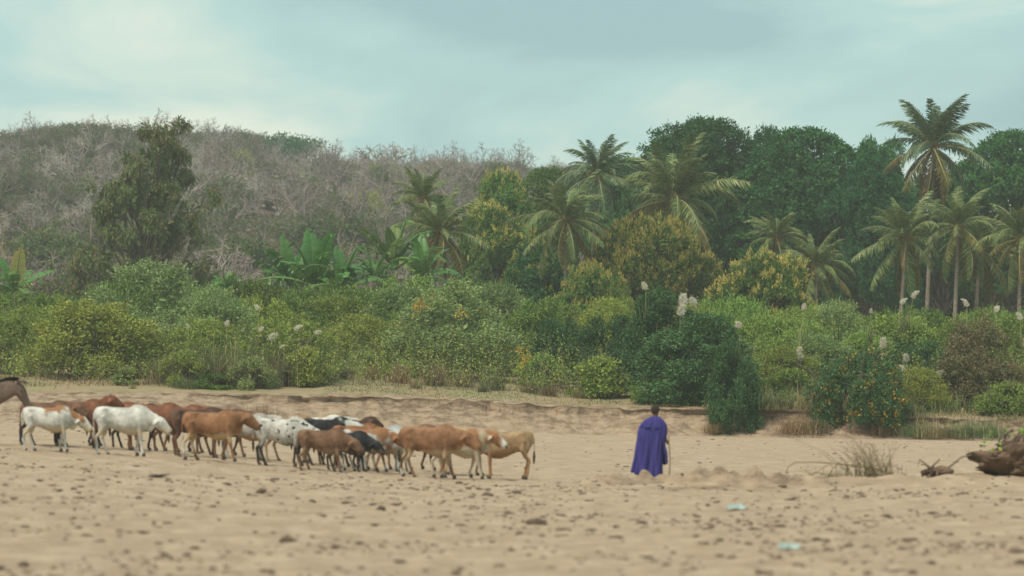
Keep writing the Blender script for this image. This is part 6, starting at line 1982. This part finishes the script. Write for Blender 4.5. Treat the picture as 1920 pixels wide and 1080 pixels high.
# ---- flattened dead brush on the bar
def dead_brush():
    rng = random.Random(5)
    y = 69.2
    cx = xat(1640, y)
    root = link('dead_brush', None, None, (cx, y, gz(cx, y)))
    tag(root, 'dead twiggy brush lying on the sand bar', 'brush')

    def rel(px, py, dy=0.0):
        p = pix(px, py, y + dy)
        return Vector((p.x - cx, dy, p.z - gz(cx, y)))
    g = Geo()
    main = [rel(1685, 893), rel(1640, 878), rel(1590, 872), rel(1555, 868), rel(1520, 866, .1), rel(1490, 867, .15), rel(1478, 876, .2), rel(1466, 905, .2)]
    g.tube(main, [0.022, 0.020, 0.018, 0.016, 0.014, 0.012, 0.010, 0.007], 6)
    g.tube([rel(1550, 900), rel(1560, 880), rel(1580, 862)], [0.014, 0.01, 0.006], 5)
    g.tube([rel(1505, 902), rel(1530, 886), rel(1560, 866)], [0.012, 0.01, 0.006], 5)
    g.tube([rel(1560, 866), rel(1545, 852, .1), rel(1535, 848, .1), rel(1540, 857, .1)], [0.008, 0.007, 0.006, 0.005], 5)
    g.tube([rel(1702, 893), rel(1690, 886), rel(1692, 868)], [0.012, 0.01, 0.005], 5)
    link('branch', g.mesh('dead_branch', M['twig_olive'], True), root)
    g = Geo()
    for k in range(105):
        bx = rng.gauss(1636, 30); by = 896 + rng.uniform(-4, 2); dy = rng.uniform(-0.5, 0.5)
        ln = rng.uniform(14, 74) * (1.0 if abs(bx - 1630) < 40 else 0.5)
        lean = rng.gauss(-0.25, 0.45)
        a = rel(bx, by, dy)
        m = rel(bx + lean * ln * 0.4, by - ln * 0.6, dy + rng.gauss(0, 0.1))
        e = rel(bx + lean * ln * 0.95 + rng.gauss(0, 6), by - ln, dy + rng.gauss(0, 0.2))
        g.tube([a, m, e], [0.007, 0.005, 0.003], 4)
        for q in range(2):
            s = m.lerp(e, rng.random())
            g.tube([s, s + Vector((rng.gauss(0, 0.12), rng.gauss(0, 0.1), rng.uniform(0.02, 0.16)))], [0.004, 0.002], 3)
    for k in range(90):
        bx = rng.uniform(1500, 1700); by = 897 + rng.uniform(-10, 4); dy = rng.uniform(-0.4, 0.4)
        a = rel(bx, by, dy); e = a + Vector((rng.gauss(-0.1, 0.25), rng.gauss(0, 0.2), rng.uniform(-0.02, 0.12)))
        g.tube([a, e], [0.006, 0.003], 3)
    link('twigs', g.mesh('dead_twigs', M['twig_olive']), root)
    g = Geo(); nr = np.random.default_rng(8)
    C = np.array([tuple(rel(nr.normal(1590, 50), 888 + nr.normal() * 8, nr.normal() * 0.3)) for _ in range(110)])
    g.leaves(C, nr.normal(size=C.shape) + np.array([0, 0, 0.3]), 0.06, 0.022, nr)
    link('leaves', g.mesh('dead_brush_leaves', M['leaf_olive']), root)


dead_brush()


def stick_piece(name, pts, rad, label, y):
    P0 = pix(*pts[0], y)
    zb = gz(P0.x, y)
    g = Geo()
    V = []
    for (a, b_) in pts:
        q = pix(a, b_, y); V.append((q.x - P0.x, 0.04 * math.sin(a), q.z - P0.z))
    g.tube(V, rad, 7)
    o = link(name, g.mesh(name, M['driftwood'], True), None, (P0.x, y, P0.z))
    tag(o, label, 'branch', 'broken branches by the root clod')


stick_piece('broken_branch', [(1728, 893), (1745, 877), (1762, 861)], [0.03, 0.026, 0.018], 'short thick broken branch leaning left of the root clod', 69.0)
stick_piece('broken_branch', [(1762, 890), (1785, 872), (1803, 857), (1822, 853)], [0.026, 0.022, 0.018, 0.012], 'longer bent branch leaning against the root clod', 69.3)


def clod(px, py, w, d, h, y, label, name, seed, roots=0, leaves_n=0, tilt=0.0):
    rng = np.random.default_rng(seed)
    x = xat(px, y); zb = gz(x, y)
    root = link(name, None, None, (x, y, zb))
    tag(root, label, 'root clod' if roots > 5 else 'clod')
    g = Geo(); rr = []
    n, m_ = 64, 34
    for i in range(m_):
        ph = PI * (i + 0.05) / (m_ - 0.9)
        loop = []
        for k in range(n):
            t = 2 * PI * k / n
            dx, dy, dz = math.sin(ph) * math.cos(t), math.sin(ph) * math.sin(t), math.cos(ph)
            q = 1 + 0.34 * float(fbm(dx * 2.6 + 5 + seed, dy * 2.6 + dz * 3.7, 4, seed)) + 0.30 * float(fbm(dx * 9 + 5, dy * 9 + dz * 9, 2, seed + 3))
            loop.append((dx * w * 0.5 * q + tilt * dz * h, dy * d * 0.5 * q, (dz * 0.62 + 0.38) * h * q * (0.62 + 0.38 * min(1.0, max(0.0, dx * 0.9 + 0.75)))))
        rr.append(loop)
    g.rings(rr[::-1])
    for k in range(int(w * 40)):
        t = rng.uniform(PI * 0.7, PI * 2.0); e0 = rng.uniform(0.0, 1.2); s_ = rng.uniform(0.03, 0.10)
        g.ball((math.cos(t) * w * 0.5 * math.cos(e0) + tilt * h * math.sin(e0), math.sin(t) * d * 0.5 * math.cos(e0), h * (0.36 + 0.6 * math.sin(e0)) * (0.62 + 0.38 * min(1.0, max(0.0, math.cos(t) * math.cos(e0) * 0.9 + 0.75)))), (s_ * 1.3, s_, s_ * 0.8), 6, 4)
    link('earth', g.mesh(name + '_earth', M['rootball'], True), root)
    for k in range(roots):
        t = rng.uniform(PI * 0.75, PI * 1.95); e0 = rng.uniform(0.05, 1.1)
        p0 = Vector((math.cos(t) * w * 0.42 * math.cos(e0) + tilt * h * 0.3, math.sin(t) * d * 0.45 * math.cos(e0), h * (0.38 + 0.6 * math.sin(e0))))
        dr = Vector((math.cos(t) * 0.7 - 0.4, math.sin(t) * 0.6, rng.normal() * 0.5 - 0.2))
        ln = rng.uniform(0.15, 0.42)
        pts = [p0, p0 + dr * ln * 0.4 + Vector(rng.normal(size=3) * 0.05), p0 + dr * ln * 0.75 + Vector(rng.normal(size=3) * 0.08) - Vector((0, 0, 0.1)), p0 + dr * ln + Vector((0, 0, -0.22))]
        gr = Geo(); r0 = rng.uniform(0.012, 0.035)
        gr.tube(pts, [r0, r0 * 0.8, r0 * 0.55, r0 * 0.2], 6)
        link('root', gr.mesh('root', M['driftwood'], True), root)
    if leaves_n:
        gl = Geo()
        C = []
        for k in range(leaves_n):
            t = rng.uniform(PI * 0.85, PI * 1.6); e0 = rng.uniform(-0.2, 0.9)
            C.append((math.cos(t) * w * 0.55 * math.cos(e0) + tilt * h * 0.5, math.sin(t) * d * 0.5 * math.cos(e0), h * (0.4 + 0.62 * math.sin(e0))))
        C = np.array(C)
        gl.leaves(C, rng.normal(size=C.shape) + np.array([-0.6, -0.3, 0.2]), 0.11, 0.085, rng)
        link('vine_leaves', gl.mesh('vine_leaves', M['leaf_mid']), root)
    return root


clod(1985, 850, 3.4, 2.0, 1.3, 69.6, 'big eroded root clod with hanging roots at the right edge', 'root_clod', 3, 30, 46, 0.25)
clod(1757, 893, 0.62, 0.5, 0.14, 68.9, 'small flat dark clod lying left of the root clod', 'earth_clod', 9, 3, 0)

# roots showing in the broken lip of the bank
rr2 = np.random.default_rng(33)
for k in range(34):
    x = rr2.uniform(-10, 12)
    y = float(bank_base(x) + bank_width(x) + lip_off(x)) + 0.05
    z = float(lip_height(x)) - 0.12
    g = Geo()
    dx = rr2.normal() * 0.5
    g.tube([(0, 0.1, 0), (dx * 0.4, -0.15, -0.05), (dx * 0.8, -0.3, -0.3 - 0.3 * rr2.random()), (dx + rr2.normal() * 0.1, -0.45, -0.55 - 0.4 * rr2.random())], [0.014, 0.012, 0.009, 0.004], 5)
    o = link('exposed_root', g.mesh('exposed_root', M['driftwood'], True), None, (x, y, z))
    tag(o, 'thin root hanging from the broken lip of the sandy bank', 'root', 'roots hanging from the bank lip')

# ------------------------------------------------------------------ air
def haze():
    g = Geo()
    x0, x1, y0, y1, z0, z1 = -1300, 1300, -60, 1080, -6, 64
    V = [(x0, y0, z0), (x1, y0, z0), (x1, y1, z0), (x0, y1, z0), (x0, y0, z1), (x1, y0, z1), (x1, y1, z1), (x0, y1, z1)]
    g.add(V, [(0, 3, 2, 1), (4, 5, 6, 7), (0, 1, 5, 4), (1, 2, 6, 5), (2, 3, 7, 6), (3, 0, 4, 7)])
    m = bpy.data.materials.new('haze'); m.use_nodes = True
    nt = m.node_tree; nt.nodes.clear()
    out = nt.nodes.new('ShaderNodeOutputMaterial'); v = nt.nodes.new('ShaderNodeVolumePrincipled')
    v.inputs['Color'].default_value = (0.86, 0.92, 0.93, 1)
    v.inputs['Density'].default_value = 0.00035
    v.inputs['Anisotropy'].default_value = 0.2
    nt.links.new(v.outputs['Volume'], out.inputs['Volume'])
    tag(link('haze', g.mesh('haze', m)), 'thin pale haze in the air', 'haze', kind='stuff')


haze()
